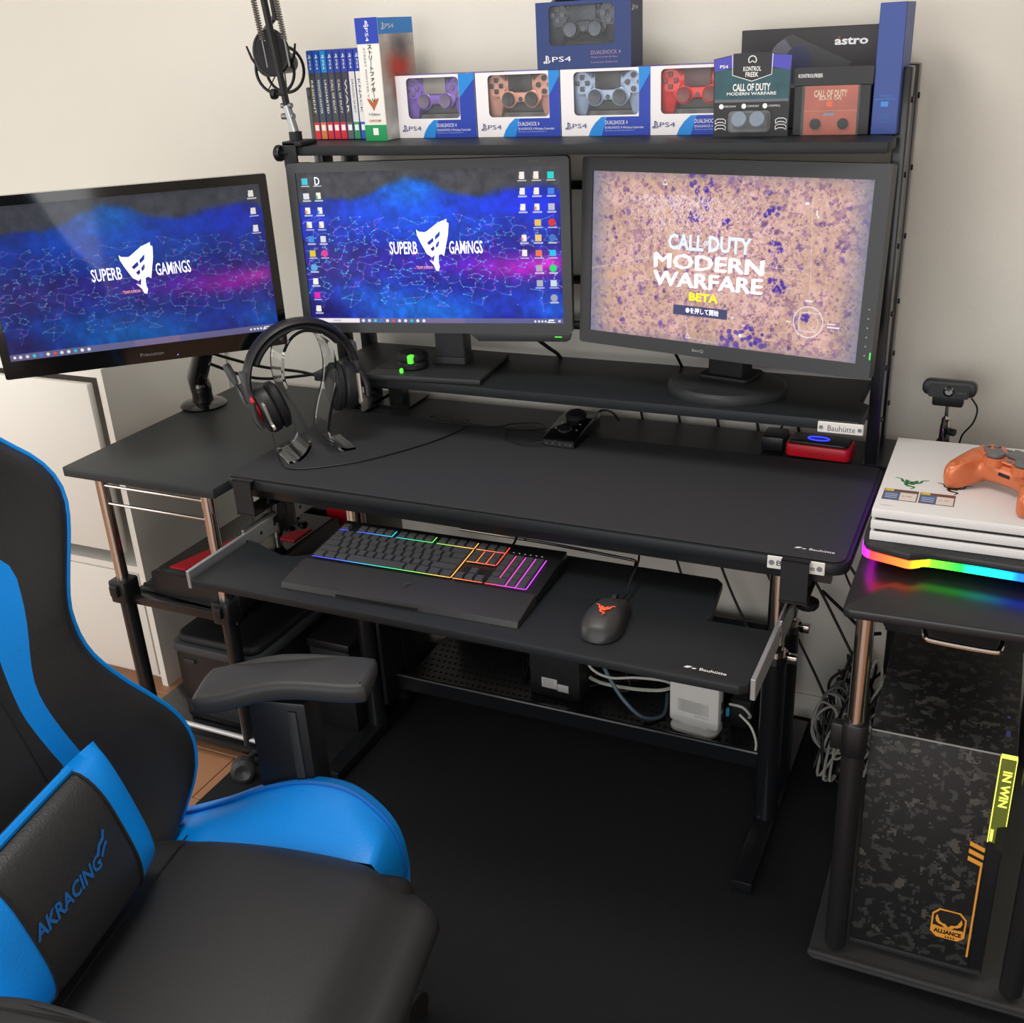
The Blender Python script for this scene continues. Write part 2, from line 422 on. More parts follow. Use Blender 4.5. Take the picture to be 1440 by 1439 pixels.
# ------------------------------------------------------------------ the desk
DZ = 0.712
t = thing('desk', 'long black gaming desk with a perforated cable tray, in the centre', 'desk', (-0.785, 1.84, 0))
DESKT = t
O = V((-0.785, 1.84, 0))
part('desktop', G().prism([(x - O.x, y - O.y) for x, y in rrect(-1.39, 1.555, -0.183, 2.12, (0.03, 0.01, 0.01, 0.01))], 0.022, M=Matrix.Translation((0, 0, DZ-0.022)), bev=0.005), DESK, t)
part('apron', G().box(L(-1.36, 1.575, DZ-0.045), L(-0.21, 1.59, DZ-0.022)).box(L(-1.36, 2.09, DZ-0.045), L(-0.21, 2.105, DZ-0.022)), STEELB, t, smooth=0)
for x in (-0.325, -1.235):
    part('foot', G().box(L(x-0.02, 1.55, 0.005), L(x+0.02, 2.10, 0.032), bev=0.003), STEELB, t)
    for y in (1.755, 1.875):
        lg = part('leg', G().cyl(L(x, y, 0.03), L(x, y, 0.40), 0.0225, n=20), STEELB, t)
        part('collar', G().cyl(L(x, y, 0.396), L(x, y, 0.412), 0.026, n=20).box(L(x+0.018, y-0.008, 0.396), L(x+0.042, y+0.008, 0.412), bev=0.002), CHROME, lg, label='chrome locking collar')
        part('inner_tube', G().cyl(L(x, y, 0.40), L(x, y, DZ-0.022), 0.0165, n=20), CHROME, lg, label='chrome telescopic tube')
    part('leg_bracket', G().box(L(x-0.03, 1.73, DZ-0.03), L(x+0.03, 1.90, DZ-0.022)), STEELB, t, smooth=0)
for x0, x1 in ((-1.30, -1.22),):
    part('leg_panel', G().box(L(-1.206, 1.745, 0.09), L(-1.196, 1.885, 0.60), bev=0.002), STEELB, t)
# cable tray
g = G()
y0, y1, z0 = 1.80, 2.10, 0.105
g.box(L(-1.20, y0, z0), L(-0.345, y1, z0+0.003)).box(L(-1.20, y0-0.002, z0), L(-0.345, y0+0.002, z0+0.035)).box(L(-1.20, y1-0.002, z0), L(-0.345, y1+0.002, z0+0.16))
tr = part('cable_tray', g, STEELB, t, smooth=0)
part('tray_lip', G().cyl(L(-1.20, y0, z0+0.036), L(-0.345, y0, z0+0.036), 0.005, n=8), STEELB, tr)
g = G()
for i in range(56):
    for j in range(12):
        x = -1.185 + i*0.015; y = y0+0.018 + j*0.023
        q = (x + (0.0075 if j % 2 else 0), y)
        g.flat([(q[0]-O.x+0.0045*math.cos(a*math.pi/3), q[1]-O.y+0.0045*math.sin(a*math.pi/3), z0+0.0034) for a in range(6)])
part('perforations', g, mat('hole_black', (6, 6, 7), 0.9), tr, kind='stuff', smooth=0)
for x in (-1.195, -0.35):
    part('tray_hanger', G().box(L(x-0.004, 1.83, z0), L(x+0.004, 1.87, 0.27)), STEELB, tr, smooth=0)
# white name plate on the desk's front edge behind the right clamp
PLATE = mat('plate_white', (225, 222, 214), 0.45)
pl = part('name_plate', G().box(L(-0.308, 1.5525, 0.691), L(-0.218, 1.556, 0.713), bev=0.001, seg=1), PLATE, t, label='white name plate')
for x in (-0.301, -0.226): part('screw', G().cyl(L(x, 1.553, 0.702), L(x, 1.5515, 0.702), 0.0045, n=12), GREYINK, pl)
text(pl, 'Bauh\u00fctte', BLKINK, L(-0.263, 1.5522, 0.702), (1, 0, 0), (0, 0, 1), w=0.06, h=0.009)

# desk mat
t = thing('desk_mat', 'dark grey cloth desk mat covering the desktop', 'mat', (-0.79, 1.77, DZ+0.0005))
O = V((-0.79, 1.77, DZ+0.0005))
part('mat_sheet', G().prism([(x-O.x, y-O.y) for x, y in rrect(-1.388, 1.56, -0.19, 1.975, (0.02, 0.01, 0.01, 0.01))], 0.0035, bev=0.0012, seg=1), MATF, t)
def brand(parent, m, c, u, v, w):
    """the maker's mark: a small wing shape and the word"""
    u = V(u).normalized(); v = V(v).normalized(); c = V(c); M = frame(c, u, v)
    g = G(); s_ = w/0.07
    g.flat([(x*s_, y*s_) for x, y in ((-0.035, -0.003), (-0.031, 0.003), (-0.022, 0.0035), (-0.024, 0.0), (-0.028, -0.003))], M)
    g.flat([(x*s_, y*s_) for x, y in ((-0.022, -0.003), (-0.020, 0.0005), (-0.014, 0.0), (-0.016, -0.003))], M)
    part('brand_mark', g, m, parent, smooth=0, fixn=False)
    text(parent, 'Bauh\u00fctte', m, c + u*0.013*s_, u, v, w=0.044*s_, h=0.0075*s_, bold=0.015)
brand(t, WHTINK, (L(-0.241, 1.589, 0)[0], L(0, 1.589, 0)[1], 0.0039), (1, -0.03, 0), (0, 1, 0), 0.064)

# ------------------------------------------------------------------ sliding keyboard tray
KZ = 0.608
t = thing('keyboard_tray', 'black sliding keyboard tray on steel slides clamped under the desk', 'tray', (-0.795, 1.49, KZ))
O = V((-0.795, 1.49, KZ))
xl, xr = -1.311, -0.283
poly = [(xl, 1.327), (xr-0.012, 1.327), (xr, 1.338), (xr, 1.500), (-0.392, 1.500), (-0.385, 1.508), (-0.398, 1.632), (-0.41, 1.645), (-1.13, 1.645)]
cx, cy = -1.185, 1.555
poly += [(-1.16, 1.64)] + [(-1.205 + 0.065*math.cos(math.radians(a)), 1.535 + 0.065*math.sin(math.radians(a))) for a in (50, 20, -10, -40, -70, -95, -120)] + [(-1.29, 1.50), (xl, 1.505)]
part('tray_board', G().prism([(x-O.x, y-O.y) for x, y in poly], 0.016, M=Matrix.Translation((0, 0, -0.016)), bev=0.003), DESK, t)
TRAYB = t
brand(t, WHTINK, (-0.352-O.x, 1.352-O.y, 0.0006), (1, -0.02, 0), (0, 1, 0), 0.066)
for x, s_ in ((xl-0.008, -1), (xr+0.008, 1)):
    sl = part('slide', G().box(L(x-0.004, 1.33, KZ-0.022), L(x+0.004, 1.80, KZ+0.014), bev=0.001, seg=1), ZINC, t)
    part('slide_channel', G().box(L(x+s_*0.004-0.003, 1.50, KZ-0.026), L(x+s_*0.004+0.003, 1.95, KZ+0.02), bev=0.001, seg=1), STEEL, sl)
    for k_ in range(6):
        y = 1.50 + k_*0.045
        part('slide_hole', G().cyl(L(x-0.0046, y, KZ-0.004), L(x+0.0046, y, KZ-0.004), 0.004, n=10), BLKINK, sl)
for x in (-1.342, -0.262):
    c = part('clamp', G().box(L(x-0.022, 1.540, 0.642), L(x+0.022, 1.5445, DZ+0.002), bev=0.001, seg=1).box(L(x-0.022, 1.540, DZ+0.0005), L(x+0.022, 1.5575, DZ+0.002)).box(L(x-0.022, 1.540, 0.640), L(x+0.022, 1.62, 0.644)), BLKM, t)
    part('clamp_knob', G().lathe([(0.0, 0), (0.017, 0), (0.019, 0.004), (0.019, 0.012), (0.012, 0.016), (0.0, 0.017)], M=Matrix.Translation(L(x+0.014, 1.60, 0.605)), n=10).cyl(L(x+0.014, 1.60, 0.62), L(x+0.014, 1.60, 0.688), 0.0035, n=8), BLK, c)
    part('hanger_arm', G().box(L(x+(0.004 if x < -1 else -0.03), 1.60, KZ-0.03), L(x+(0.03 if x < -1 else -0.004), 1.66, 0.645), bev=0.002), STEELB, c)
# bent steel rod that guides the mouse cable
part('cable_guide', G().tube([L(*p) for p in spline([(-0.92, 1.655, KZ+0.014), (-0.74, 1.652, KZ+0.014), (-0.585, 1.640, KZ+0.014), (-0.560, 1.636, KZ+0.014), (-0.553, 1.622, KZ+0.013), (-0.552, 1.605, KZ+0.006), (-0.552, 1.598, KZ+0.001)], 6)], 0.003, n=8), CHROME, t)

# ------------------------------------------------------------------ monitor rack
SZ, MZ = 1.31, 0.845
t = thing('monitor_rack', 'tall black rack with two long shelves standing on the desk', 'rack', (-0.79, 2.0, DZ))
RACK = t
O = V((-0.79, 2.0, DZ))
part('top_shelf', G().prism([(x-O.x, y-O.y) for x, y in ((-1.358, 1.852), (-0.214, 1.852), (-0.2105, 1.858), (-0.2105, 1.935), (-0.232, 1.95), (-0.232, 2.14), (-1.362, 2.14), (-1.362, 1.856))], 0.018, M=Matrix.Translation((0, 0, SZ-0.018-O.z)), bev=0.002), DESK, t)
part('monitor_shelf', G().prism([(x-O.x, y-O.y) for x, y in ((-1.36, 1.85), (-0.222, 1.85), (-0.217, 1.856), (-0.217, 1.95), (-0.235, 1.965), (-0.235, 2.10), (-1.36, 2.10))], 0.02, M=Matrix.Translation((0, 0, MZ-0.02-O.z)), bev=0.002), DESK, t)
for x in (-1.387, -0.2225):
    for y, z1 in ((1.985, 1.412), (2.085, 1.412)):
        p_ = part('post', G().box(L(x, y, DZ+0.004), L(x+0.0225, y+0.04, z1), bev=0.003), STEELB, t)
        for z in (0.80, 0.90, 1.0, 1.12, 1.24, 1.36):
            part('bolt', G().cyl(L(x-0.003, y+0.02, z), L(x+0.0255, y+0.02, z), 0.005, n=8), BLK, p_)
    part('post_web', G().box(L(x+0.008, 2.025, 1.33), L(x+0.014, 2.085, 1.40)), STEELB, t, smooth=0)
    part('base_plate', G().box(L(x-0.004, 1.978, DZ+0.0005), L(x+0.062, 2.13, DZ+0.005), bev=0.001, seg=1), STEELB, t)
for x in (-1.29,):
    part('shelf_support', G().box(L(x-0.018, 2.06, DZ+0.005), L(x+0.018, 2.09, MZ-0.02)).box(L(x-0.05, 2.03, DZ+0.0005), L(x+0.05, 2.13, DZ+0.005)), STEELB, t, smooth=0)
for z in (1.205, 1.012, 0.914):
    part('crossbar', G().box(L(-1.37, 2.105, z-0.009), L(-0.215, 2.12, z+0.009), bev=0.002), STEELB, t)
pl = part('name_plate', G().box(L(-0.29, 1.8445, 0.822), L(-0.212, 1.8498, 0.842), bev=0.0015, seg=1), PLATE, t, label='white name plate')
for x in (-0.284, -0.218): part('screw', G().cyl(L(x, 1.8446, 0.832), L(x, 1.8432, 0.832), 0.0035, n=12), GREYINK, pl)
text(pl, 'Bauh\u00fctte', mat('plate_ink', (90, 90, 90), 0.5), L(-0.249, 1.8442, 0.8315), (1, 0, 0), (0, 0, 1), w=0.047, h=0.0105)
# ------------------------------------------------------------------ screen pictures, computed here and shown by emissive vertex paint
def fbm(h, w_, cell, seed, octv=4):
    rng = np.random.RandomState(seed); out = np.zeros((h, w_)); amp = 1.0; tot = 0
    for o_ in range(octv):
        c_ = max(1, cell >> o_); gh, gw = h//c_+3, w_//c_+3; g_ = rng.rand(gh, gw)
        yy = np.arange(h)/c_; xx = np.arange(w_)/c_; iy = yy.astype(int); ix = xx.astype(int)
        fy = (yy-iy); fx = (xx-ix); fy = (fy*fy*(3-2*fy))[:, None]; fx = (fx*fx*(3-2*fx))[None, :]
        a = g_[iy][:, ix]; b = g_[iy][:, ix+1]; c2 = g_[iy+1][:, ix]; d = g_[iy+1][:, ix+1]
        out += amp*((a*(1-fx)+b*fx)*(1-fy)+(c2*(1-fx)+d*fx)*fy); tot += amp; amp *= 0.55
    return out/tot
def blend(img, mask, col): img[:] = img*(1-mask[..., None]) + np.array(col, float)*mask[..., None]
class Pic:
    def __init__(s, W, H):
        s.W, s.H = W, H; s.img = np.zeros((H, W, 3)); s.v, s.u = np.meshgrid((np.arange(H)+.5)/H, (np.arange(W)+.5)/W, indexing='ij'); s.asp = W/H
    def blob(s, u, v, ru, rv, col, a=1.0, p=1.0):
        d = ((s.u-u)/ru)**2+((s.v-v)/rv)**2; blend(s.img, a*np.exp(-d**p), col)
    def disc(s, u, v, r, col, a=1.0):
        d = np.sqrt(((s.u-u)*s.asp)**2+(s.v-v)**2); blend(s.img, a*np.clip((r-d)*s.H+.5, 0, 1), col)
    def ring(s, u, v, r, wd, col, a=1.0):
        d = np.abs(np.sqrt(((s.u-u)*s.asp)**2+(s.v-v)**2)-r); blend(s.img, a*np.clip((wd-d)*s.H+.5, 0, 1), col)
    def rect(s, u0, v0, u1, v1, col, a=1.0):
        x0, x1 = int(round(u0*s.W)), max(int(round(u0*s.W))+1, int(round(u1*s.W))); y0, y1 = int(round(v0*s.H)), max(int(round(v0*s.H))+1, int(round(v1*s.H)))
        s.img[y0:y1, x0:x1] = s.img[y0:y1, x0:x1]*(1-a)+np.array(col, float)*a
    def line(s, u0, v0, u1, v1, col, a=1.0, wd=0.6):
        n = int(max(abs(u1-u0)*s.W, abs(v1-v0)*s.H)*1.5)+2
        for k_ in range(n):
            x = (u0+(u1-u0)*k_/(n-1))*s.W-.5; y = (v0+(v1-v0)*k_/(n-1))*s.H-.5
            xi, yi = int(round(x)), int(round(y))
            if 0 <= xi < s.W and 0 <= yi < s.H: s.img[yi, xi] = s.img[yi, xi]*(1-a)+np.array(col, float)*a
def wallpaper(W, H, seed=3):
    p = Pic(W, H); u, v = p.u, p.v; rng = np.random.RandomState(seed)
    p.img[:] = (66, 66, 72)
    n1 = fbm(H, W, 64, 1); n2 = fbm(H, W, 16, 2); n3 = fbm(H, W, 40, 7)
    edge = 0.15 - 0.115*np.exp(-((u-.44)/.14)**2) - 0.06*np.exp(-((u-.92)/.14)**2) + (n1-.5)*.07
    m = np.clip((v-edge)/.05, 0, 1)
    blend(p.img, m, (14, 30, 150))
    p.img[:] = p.img + m[..., None]*((n3-.5)[..., None]*np.array([30, 110, 150]))
    for a in ((.44, .18, .15, .17, (0, 140, 250), .95), (.34, .28, .24, .13, (0, 84, 240), .85), (.70, .24, .22, .12, (0, 60, 225), .85), (.9, .22, .14, .14, (6, 40, 235), .8), (.12, .34, .2, .10, (10, 50, 190), .7), (.55, .40, .3, .08, (0, 70, 215), .7)):
        p.blob(a[0], a[1], a[2], a[3], a[4], a[5]*1.0); 
    blend(p.img, 1-m, (66, 66, 72))
    for a in ((.5, .58, .5, .09, (46, 22, 160), .75), (.1, .6, .16, .16, (48, 34, 120), .7), (.62, .6, .12, .06, (70, 10, 200), .7), (.84, .63, .14, .07, (205, 0, 190), .95), (.80, .62, .24, .10, (130, 10, 190), .5), (.95, .6, .06, .05, (230, 30, 200), .8)):
        p.blob(*a)
    for a in ((.46, .90, .26, .12, (0, 120, 235), .95), (.3, .82, .2, .08, (0, 90, 215), .6), (.8, .84, .25, .08, (20, 50, 190), .7), (.05, .92, .12, .1, (40, 20, 90), .6), (.97, .9, .08, .09, (0, 100, 225), .7)):
        p.blob(*a)
    p.img *= (0.70+0.60*n2)[..., None]
    pts = np.c_[rng.rand(900), .27+.66*rng.beta(1.9, 2.2, 900)]
    for i in range(len(pts)):
        d = np.hypot((pts[:, 0]-pts[i, 0])*1.78, (pts[:, 1]-pts[i, 1])*1.5); o_ = np.argsort(d)[1:4]
        for j in o_:
            if d[j] < .10:
                c_ = (70, 190, 255) if rng.rand() < .72 else (190, 90, 255)
                p.line(pts[i, 0], pts[i, 1], pts[j, 0], pts[j, 1], c_, .16+.34*rng.rand()**2)
    for i in range(len(pts)):
        p.disc(pts[i, 0], pts[i, 1], .002+.003*rng.rand()**2, (235, 40, 170) if rng.rand() < .45 else (120, 225, 255), .85)
    return p
def taskbar(p, search, v0=.966):
    p.rect(0, v0, 1, 1, (112, 104, 140), .85); p.rect(.45, v0, .62, 1, (140, 110, 140), .5)
    vm = (v0+1)/2; x = .012
    p.rect(x, vm-.008, x+.010, vm+.008, (240, 240, 245)); x = .03
    if search: p.rect(.028, v0+.002, .197, .998, (240, 232, 238)); p.rect(.09, vm-.004, .12, vm+.004, (190, 190, 196)); x = .205
    for c_ in ((230, 230, 235), (220, 222, 228), (60, 200, 220), (40, 130, 230), (240, 235, 225), (225, 80, 70), (225, 228, 235), (235, 235, 238), (40, 190, 200), (240, 240, 242), (232, 232, 238)):
        p.disc(x+.007, vm, .011, c_); x += .0245
    for i in range(5): p.rect(.89+i*.013, vm-.006, .897+i*.013, vm+.006, (240, 240, 245))
    p.rect(.945, vm-.01, .965, vm-.002, (240, 240, 245)); p.rect(.94, vm+.003, .967, vm+.010, (235, 235, 240)); p.rect(.98, vm-.008, .99, vm+.006, (240, 240, 245), .8)
def icon(p, u, v, c_, kind=0):
    if kind == 1: p.disc(u, v, .024, c_)
    elif kind == 2: p.rect(u-.009, v-.022, u+.009, v+.02, (245, 240, 230)); p.rect(u-.011, v-.002, u-.003, v+.018, c_)
    else: p.rect(u-.011, v-.02, u+.011, v+.02, c_)
    p.rect(u-.016, v+.027, u+.017, v+.035, (235, 235, 240), .8)
W_, H_ = 560, 315
mid = wallpaper(W_, H_)
for i, (c_, k_) in enumerate((((60, 200, 215), 0), ((225, 228, 232), 0), ((225, 150, 70), 2), ((220, 190, 60), 2), ((60, 140, 220), 0), ((225, 200, 40), 0), ((90, 170, 225), 1), ((240, 240, 240), 2), ((230, 0, 180), 0), ((245, 245, 245), 2))): icon(mid, .033, .055+i*.094, c_, k_)
for i, (c_, k_) in enumerate((((66, 66, 72), 0), ((20, 190, 120), 2), ((60, 150, 220), 2), ((235, 200, 80), 2), ((220, 224, 228), 0), ((225, 60, 150), 1))): icon(mid, .082, .055+i*.094, c_, k_)
for cu_, rows in ((.862, ((0, (248, 236, 200), 2), (1, (248, 236, 200), 2), (2, (245, 245, 245), 2), (4, (230, 120, 150), 2), (5, (225, 225, 240), 2))),
                  (.915, ((0, (248, 226, 180), 2), (1, (245, 235, 200), 2), (2, (235, 130, 110), 2), (3, (240, 190, 90), 0), (4, (240, 200, 120), 0), (5, (238, 120, 70), 0), (6, (180, 170, 190), 0), (7, (170, 180, 190), 0))),
                  (.967, ((0, (10, 215, 210), 0), (1, (50, 130, 235), 0), (2, (190, 190, 210), 0), (3, (215, 40, 50), 1), (4, (60, 110, 200), 1), (5, (30, 190, 240), 0), (6, (20, 225, 110), 1), (7, (205, 220, 235), 0), (8, (160, 165, 180), 1)))):
    for r_, c_, k_ in rows: icon(mid, cu_, .052+r_*.097, c_, k_)
taskbar(mid, True)
lft = wallpaper(W_, H_)
lft.img = lft.img*.70+np.array((40, 46, 56))*.42
for i in range(3): icon(lft, .968, .06+i*.115, (245, 245, 245), 2)
lft.img *= 0.93
taskbar(lft, False, .955)
def gamemap(W, H):
    p = Pic(W, H); rng = np.random.RandomState(11); n1 = fbm(H, W, 48, 21); n2 = fbm(H, W, 10, 22); n3 = fbm(H, W, 5, 23, 2)
    p.img[:] = (204, 166, 150)
    p.img += (n1-.5)[..., None]*np.array((60, 50, 70)) + (n2-.5)[..., None]*np.array((60, 52, 44))
    p.blob(.5, .45, .38, .42, (226, 178, 160), .55)
    for k_ in range(1500):
        u, v = rng.rand(), rng.rand()
        if abs(u-.83) < .03: continue
        c_ = np.array((150, 105, 140))*(.75+.5*rng.rand()); p.disc(u, v, .004+.006*rng.rand()**2, c_, .6)
    f1 = fbm(H, W, 9, 51, 2); f2 = fbm(H, W, 5, 52, 2); f3 = fbm(H, W, 60, 53, 2)
    blend(p.img, .55*np.clip((f1-.60)/.06, 0, 1)*np.clip((f3-.30)/.2, 0, 1), (146, 104, 140)); blend(p.img, .6*np.clip((f2-.72)/.05, 0, 1), (120, 84, 130)); blend(p.img, .45*np.clip((.27-f2)/.05, 0, 1), (240, 208, 196))
    for k_ in range(150):
        u, v = rng.rand(), rng.rand(); c_ = np.array((112, 78, 140))*(.85+.35*rng.rand()); r = .007+.010*rng.rand()
        for q_ in range(5): p.disc(u+(rng.rand()-.5)*r*1.1, v+(rng.rand()-.5)*r*1.8, r*(.4+.5*rng.rand()), c_*(.9+.25*rng.rand()), .5)
    road = (222, 178, 142)
    def rd(pts, wd):
        q = spline([(a, b, 0) for a, b in pts], 30)
        for c_ in q: p.blob(c_.x, c_.y, wd/1.78, wd, road, .10, 2.0)
    rd(((.0, .66), (.12, .61), (.26, .55), (.34, .5)), .028); rd(((.22, .02), (.28, .15), (.32, .3), (.31, .45), (.37, .6), (.41, .8), (.42, 1.0)), .022); rd(((.31, .0), (.30, .2), (.31, .32)), .014)
    rd(((.66, .55), (.8, .57), (1.0, .56)), .022); rd(((.84, .6), (.83, .4), (.82, .2), (.82, 0)), .016)
    for (u, v, s_) in ((.425, .045, .05), (.44, .17, .03), (.40, .24, .025), (.68, .2, .03), (.71, .6, .03), (.56, .96, .05), (.61, .9, .035), (.66, .93, .035), (.73, .62, .02), (.82, .77, .015), (.70, .38, .03), (.52, .27, .02)):
        for k_ in range(14):
            p.disc(u+(rng.rand()-.5)*s_*1.6, v+(rng.rand()-.5)*s_*2.4, s_*.3*rng.rand()+.006, (66, 44, 160), .7)
    m = (fbm(H, W, 3, 31, 1) > .70)*np.exp(-(((p.u-.5)/.3)**2+((p.v-.4)/.4)**2))
    blend(p.img, np.clip(m*.8, 0, 1), (248, 214, 224))
    for k_ in range(900):
        u = .35+.2*rng.randn()*.5; v = .12+abs(rng.randn())*.14
        p.rect(u, v, u+.003, v+.012, (250, 225, 235), .55)
    d = np.maximum(np.abs(p.u-.5)/.5, 0); e = np.clip((d-.80)/.2, 0, 1)**1.5; blend(p.img, e*.75, (112, 122, 150))
    e = np.clip((np.abs(p.v-.5)/.5-.85)/.15, 0, 1)**1.5; blend(p.img, e*.4, (120, 116, 140))
    wh = (250, 246, 250)
    p.ring(.83, .795, .088, .003, wh, .9); p.ring(.83, .795, .06, .002, wh, .5); p.line(.80, .74, .87, .74, wh, .6); p.line(.80, .74, .80, .85, wh, .6); p.line(.80, .85, .86, .85, wh, .6)
    for a in ((.0, .60, .26, .49), (.15, .67, .31, .61), (.36, .62, .40, .95), (.52, .74, .595, .91), (.64, .50, .80, .505), (.64, .53, .8, .56), (.81, .1, .83, .68), (.33, .40, .2, .1), (.40, .97, .52, .985)): p.line(*a, wh, .4)
    p.disc(.597, .92, .011, wh); p.disc(.565, .82, .006, wh)
    for u, v in ((.285, .045), (.40, .955)):
        for k_ in range(5): p.rect(u-.002*k_, v+.006*k_-.012, u-.002*k_+.002, v+.006*k_-.006, wh); p.rect(u+.002*k_, v+.006*k_-.012, u+.002*k_+.002, v+.006*k_-.006, wh)
        p.rect(u-.008, v+.016, u+.01, v+.021, wh)
    for a in ((.785, .13, .80, .145), (.825, .17, .83, .20), (.83, .20, .835, .215), (.815, .67, .84, .68), (.895, .79, .92, .797), (.895, .805, .935, .815), (.755, .80, .772, .806)): p.rect(*a, wh, .9)
    p.rect(.34, .775, .545, .835, (64, 70, 112), .92)
    return p
gm = gamemap(W_, H_)
def paint_screen(name, pic, w, h, m, parent, z=0.0, M=None):
    W, H = pic.W, pic.H
    xs = np.linspace(0, w, W+1); ys = np.linspace(0, h, H+1)
    X, Y = np.meshgrid(xs, ys); co = np.stack([X.ravel(), Y.ravel(), np.full(X.size, z)], 1)
    i = np.arange(H)[:, None]*(W+1)+np.arange(W)[None, :]
    F = np.stack([i, i+1, i+W+2, i+W+1], -1).reshape(-1, 4)
    me = bpy.data.meshes.new(name); me.vertices.add(len(co)); me.vertices.foreach_set('co', co.astype(np.float32).ravel())
    me.loops.add(F.size); me.loops.foreach_set('vertex_index', F.ravel().astype(np.int32))
    me.polygons.add(len(F)); me.polygons.foreach_set('loop_start', np.arange(0, F.size, 4, dtype=np.int32)); me.update(); me.validate()
    img = np.clip(pic.img, 0, 255)[::-1]/255.0
    pad = np.pad(img, ((0, 1), (0, 1), (0, 0)), mode='edge')
    linv = np.where(pad <= 0.04045, pad/12.92, ((pad+.055)/1.055)**2.4)
    ca = me.color_attributes.new('paint', 'FLOAT_COLOR', 'POINT')
    ca.data.foreach_set('color', np.concatenate([linv, np.ones(linv.shape[:2]+(1,))], -1).reshape(-1).astype(np.float32))
    me.materials.append(m)
    if M is not None: me.transform(M)
    o = bpy.data.objects.new(name, me); COL.objects.link(o); o.parent = parent; return o

SCR = vcol_mat('screen_light', 1.0, 0.35); SCRG = vcol_mat('screen_light_gloss', 0.95, 0.06); SCRG.node_tree.nodes['Principled BSDF'].inputs['Specular IOR Level'].default_value = 0.3
LOGOW = mat('screen_white', (240, 236, 252), 0.4, emit=1.0); LOGOL = mat('screen_white_dim', (214, 214, 236), 0.4, emit=1.0)
def team_logo(parent, M, s_, m):
    """the angular white emblem between the two words"""
    P = [(-.41, .37), (-.36, .32), (-.19, .30), (.13, .52), (.31, .585), (.35, .60), (.34, .53), (.39, .50), (.36, .25), (.23, -.25), (.17, -.20), (.10, -.23), (.085, -.40), (.11, -.50), (.07, -.605), (.01, -.585), (-.03, -.47), (-.14, -.34), (-.03, -.39), (0, -.22), (-.065, -.28), (-.19, -.20), (-.34, .10), (-.40, .25)]
    Hs = [[(-.165, .065), (-.01, .18), (0, .09), (-.13, -.005)], [(.035, .21), (.175, .335), (.155, .215), (.04, .12)], [(-.095, -.075), (0, -.01), (.01, -.09), (-.05, -.145)], [(.045, .025), (.14, .115), (.125, .0), (.05, -.07)]]
    g = G(); vs = []; es = []
    for poly in [P] + Hs:
        a = [g.bm.verts.new((x*s_, y*s_, 0)) for x, y in poly]; vs += a
        es += [g.bm.edges.new((a[i], a[(i+1) % len(a)])) for i in range(len(a))]
    bmesh.ops.triangle_fill(g.bm, edges=es, use_beauty=True); g._x(vs, M)
    part('emblem', g, m, parent, smooth=0, fixn=False)
def desktop_words(parent, m, w, h, z):
    c = (w*.518, h*.52)
    M = Matrix.Translation((c[0], c[1], z)); team_logo(parent, M, h*.28, m)
    text(parent, 'SUPERB', m, (w*.398, h*.505, z), (1, 0, 0), (0, 1, 0), w=w*.108, h=h*.083, bold=.01)
    text(parent, 'GAMiNGS', m, (w*.640, h*.505, z), (1, 0, 0), (0, 1, 0), w=w*.128, h=h*.083, bold=.01)
    text(parent, 'TEAM KINOH', mat('screen_pale', (226, 150, 150), .4, emit=.9), (w*.475, h*.375, z), (1, 0, 0), (0, 1, 0), w=w*.062, h=h*.02)
def mon_matrix(p):
    x, y, z, yaw, tl = p
    ux = V((math.cos(yaw), math.sin(yaw), 0)); n = V((math.sin(yaw), -math.cos(yaw), 0))
    uz = V((0, 0, math.cos(tl))) - n*math.sin(tl)
    return frame((x, y, z), ux, uz)
# each monitor is built in its own screen frame: x right, y up, z out of the screen
def rounded_frame(w, h, l, r, b, tp, rad, dep, m, parent, z=0.004):
    return part('bezel', G().holed(rrect(-l, -b, w+r, h+tp, rad), [[(0, 0), (w, 0), (w, h), (0, h)]], dep, Matrix.Translation((0, 0, z-dep))), m, parent)

# ---- centre monitor
w, h = .531, .299
MM = mon_matrix((-1.3252, 1.8222, .9634, .2145, .0292))
t = thing_m('monitor', 'centre monitor in dark grey showing a blue desktop full of icons', 'monitor', MM)
rounded_frame(w, h, .018, .018, .020, .018, .008, .022, GREYP, t)
part('back_cover', G().prism(rrect(-.016, -.018, w+.016, h+.016, .012), -.02, Matrix.Translation((0, 0, -.018)), bev=.006).prism(rrect(.10, .03, w-.10, h-.05, .03), -.03, Matrix.Translation((0, 0, -.036)), bev=.012), BLKM, t)
part('control_panel', G().prism([(w-.195, -.0185), (w+.012, -.0185), (w+.015, -.022), (w+.012, -.032), (w+.004, -.036), (w-.175, -.036)], .010, Matrix.Translation((0, 0, -.006)), bev=.002), GREYD, t)
part('power_light', G().box((w-.018, -.0268, .004), (w-.004, -.0250, .0046)), mat('led_green', (60, 220, 60), .4, emit=1.0), t, smooth=0)
s_ = paint_screen('screen', mid, w, h, SCR, t)
desktop_words(s_, LOGOW, w, h, .0008)
text(s_, 'D', LOGOW, (w*.082, h*.945, .0008), (1, 0, 0), (0, 1, 0), w=.010, h=.015)
text(t, 'ZOWIE', GREYINK, (w-.048, h+.0105, .0045), (1, 0, 0), (0, 1, 0), w=.020, h=.0035)
text(t, 'eSports', mat('dull_red', (150, 50, 46), .5), (w-.022, h+.0105, .0045), (1, 0, 0), (0, 1, 0), w=.020, h=.0035)
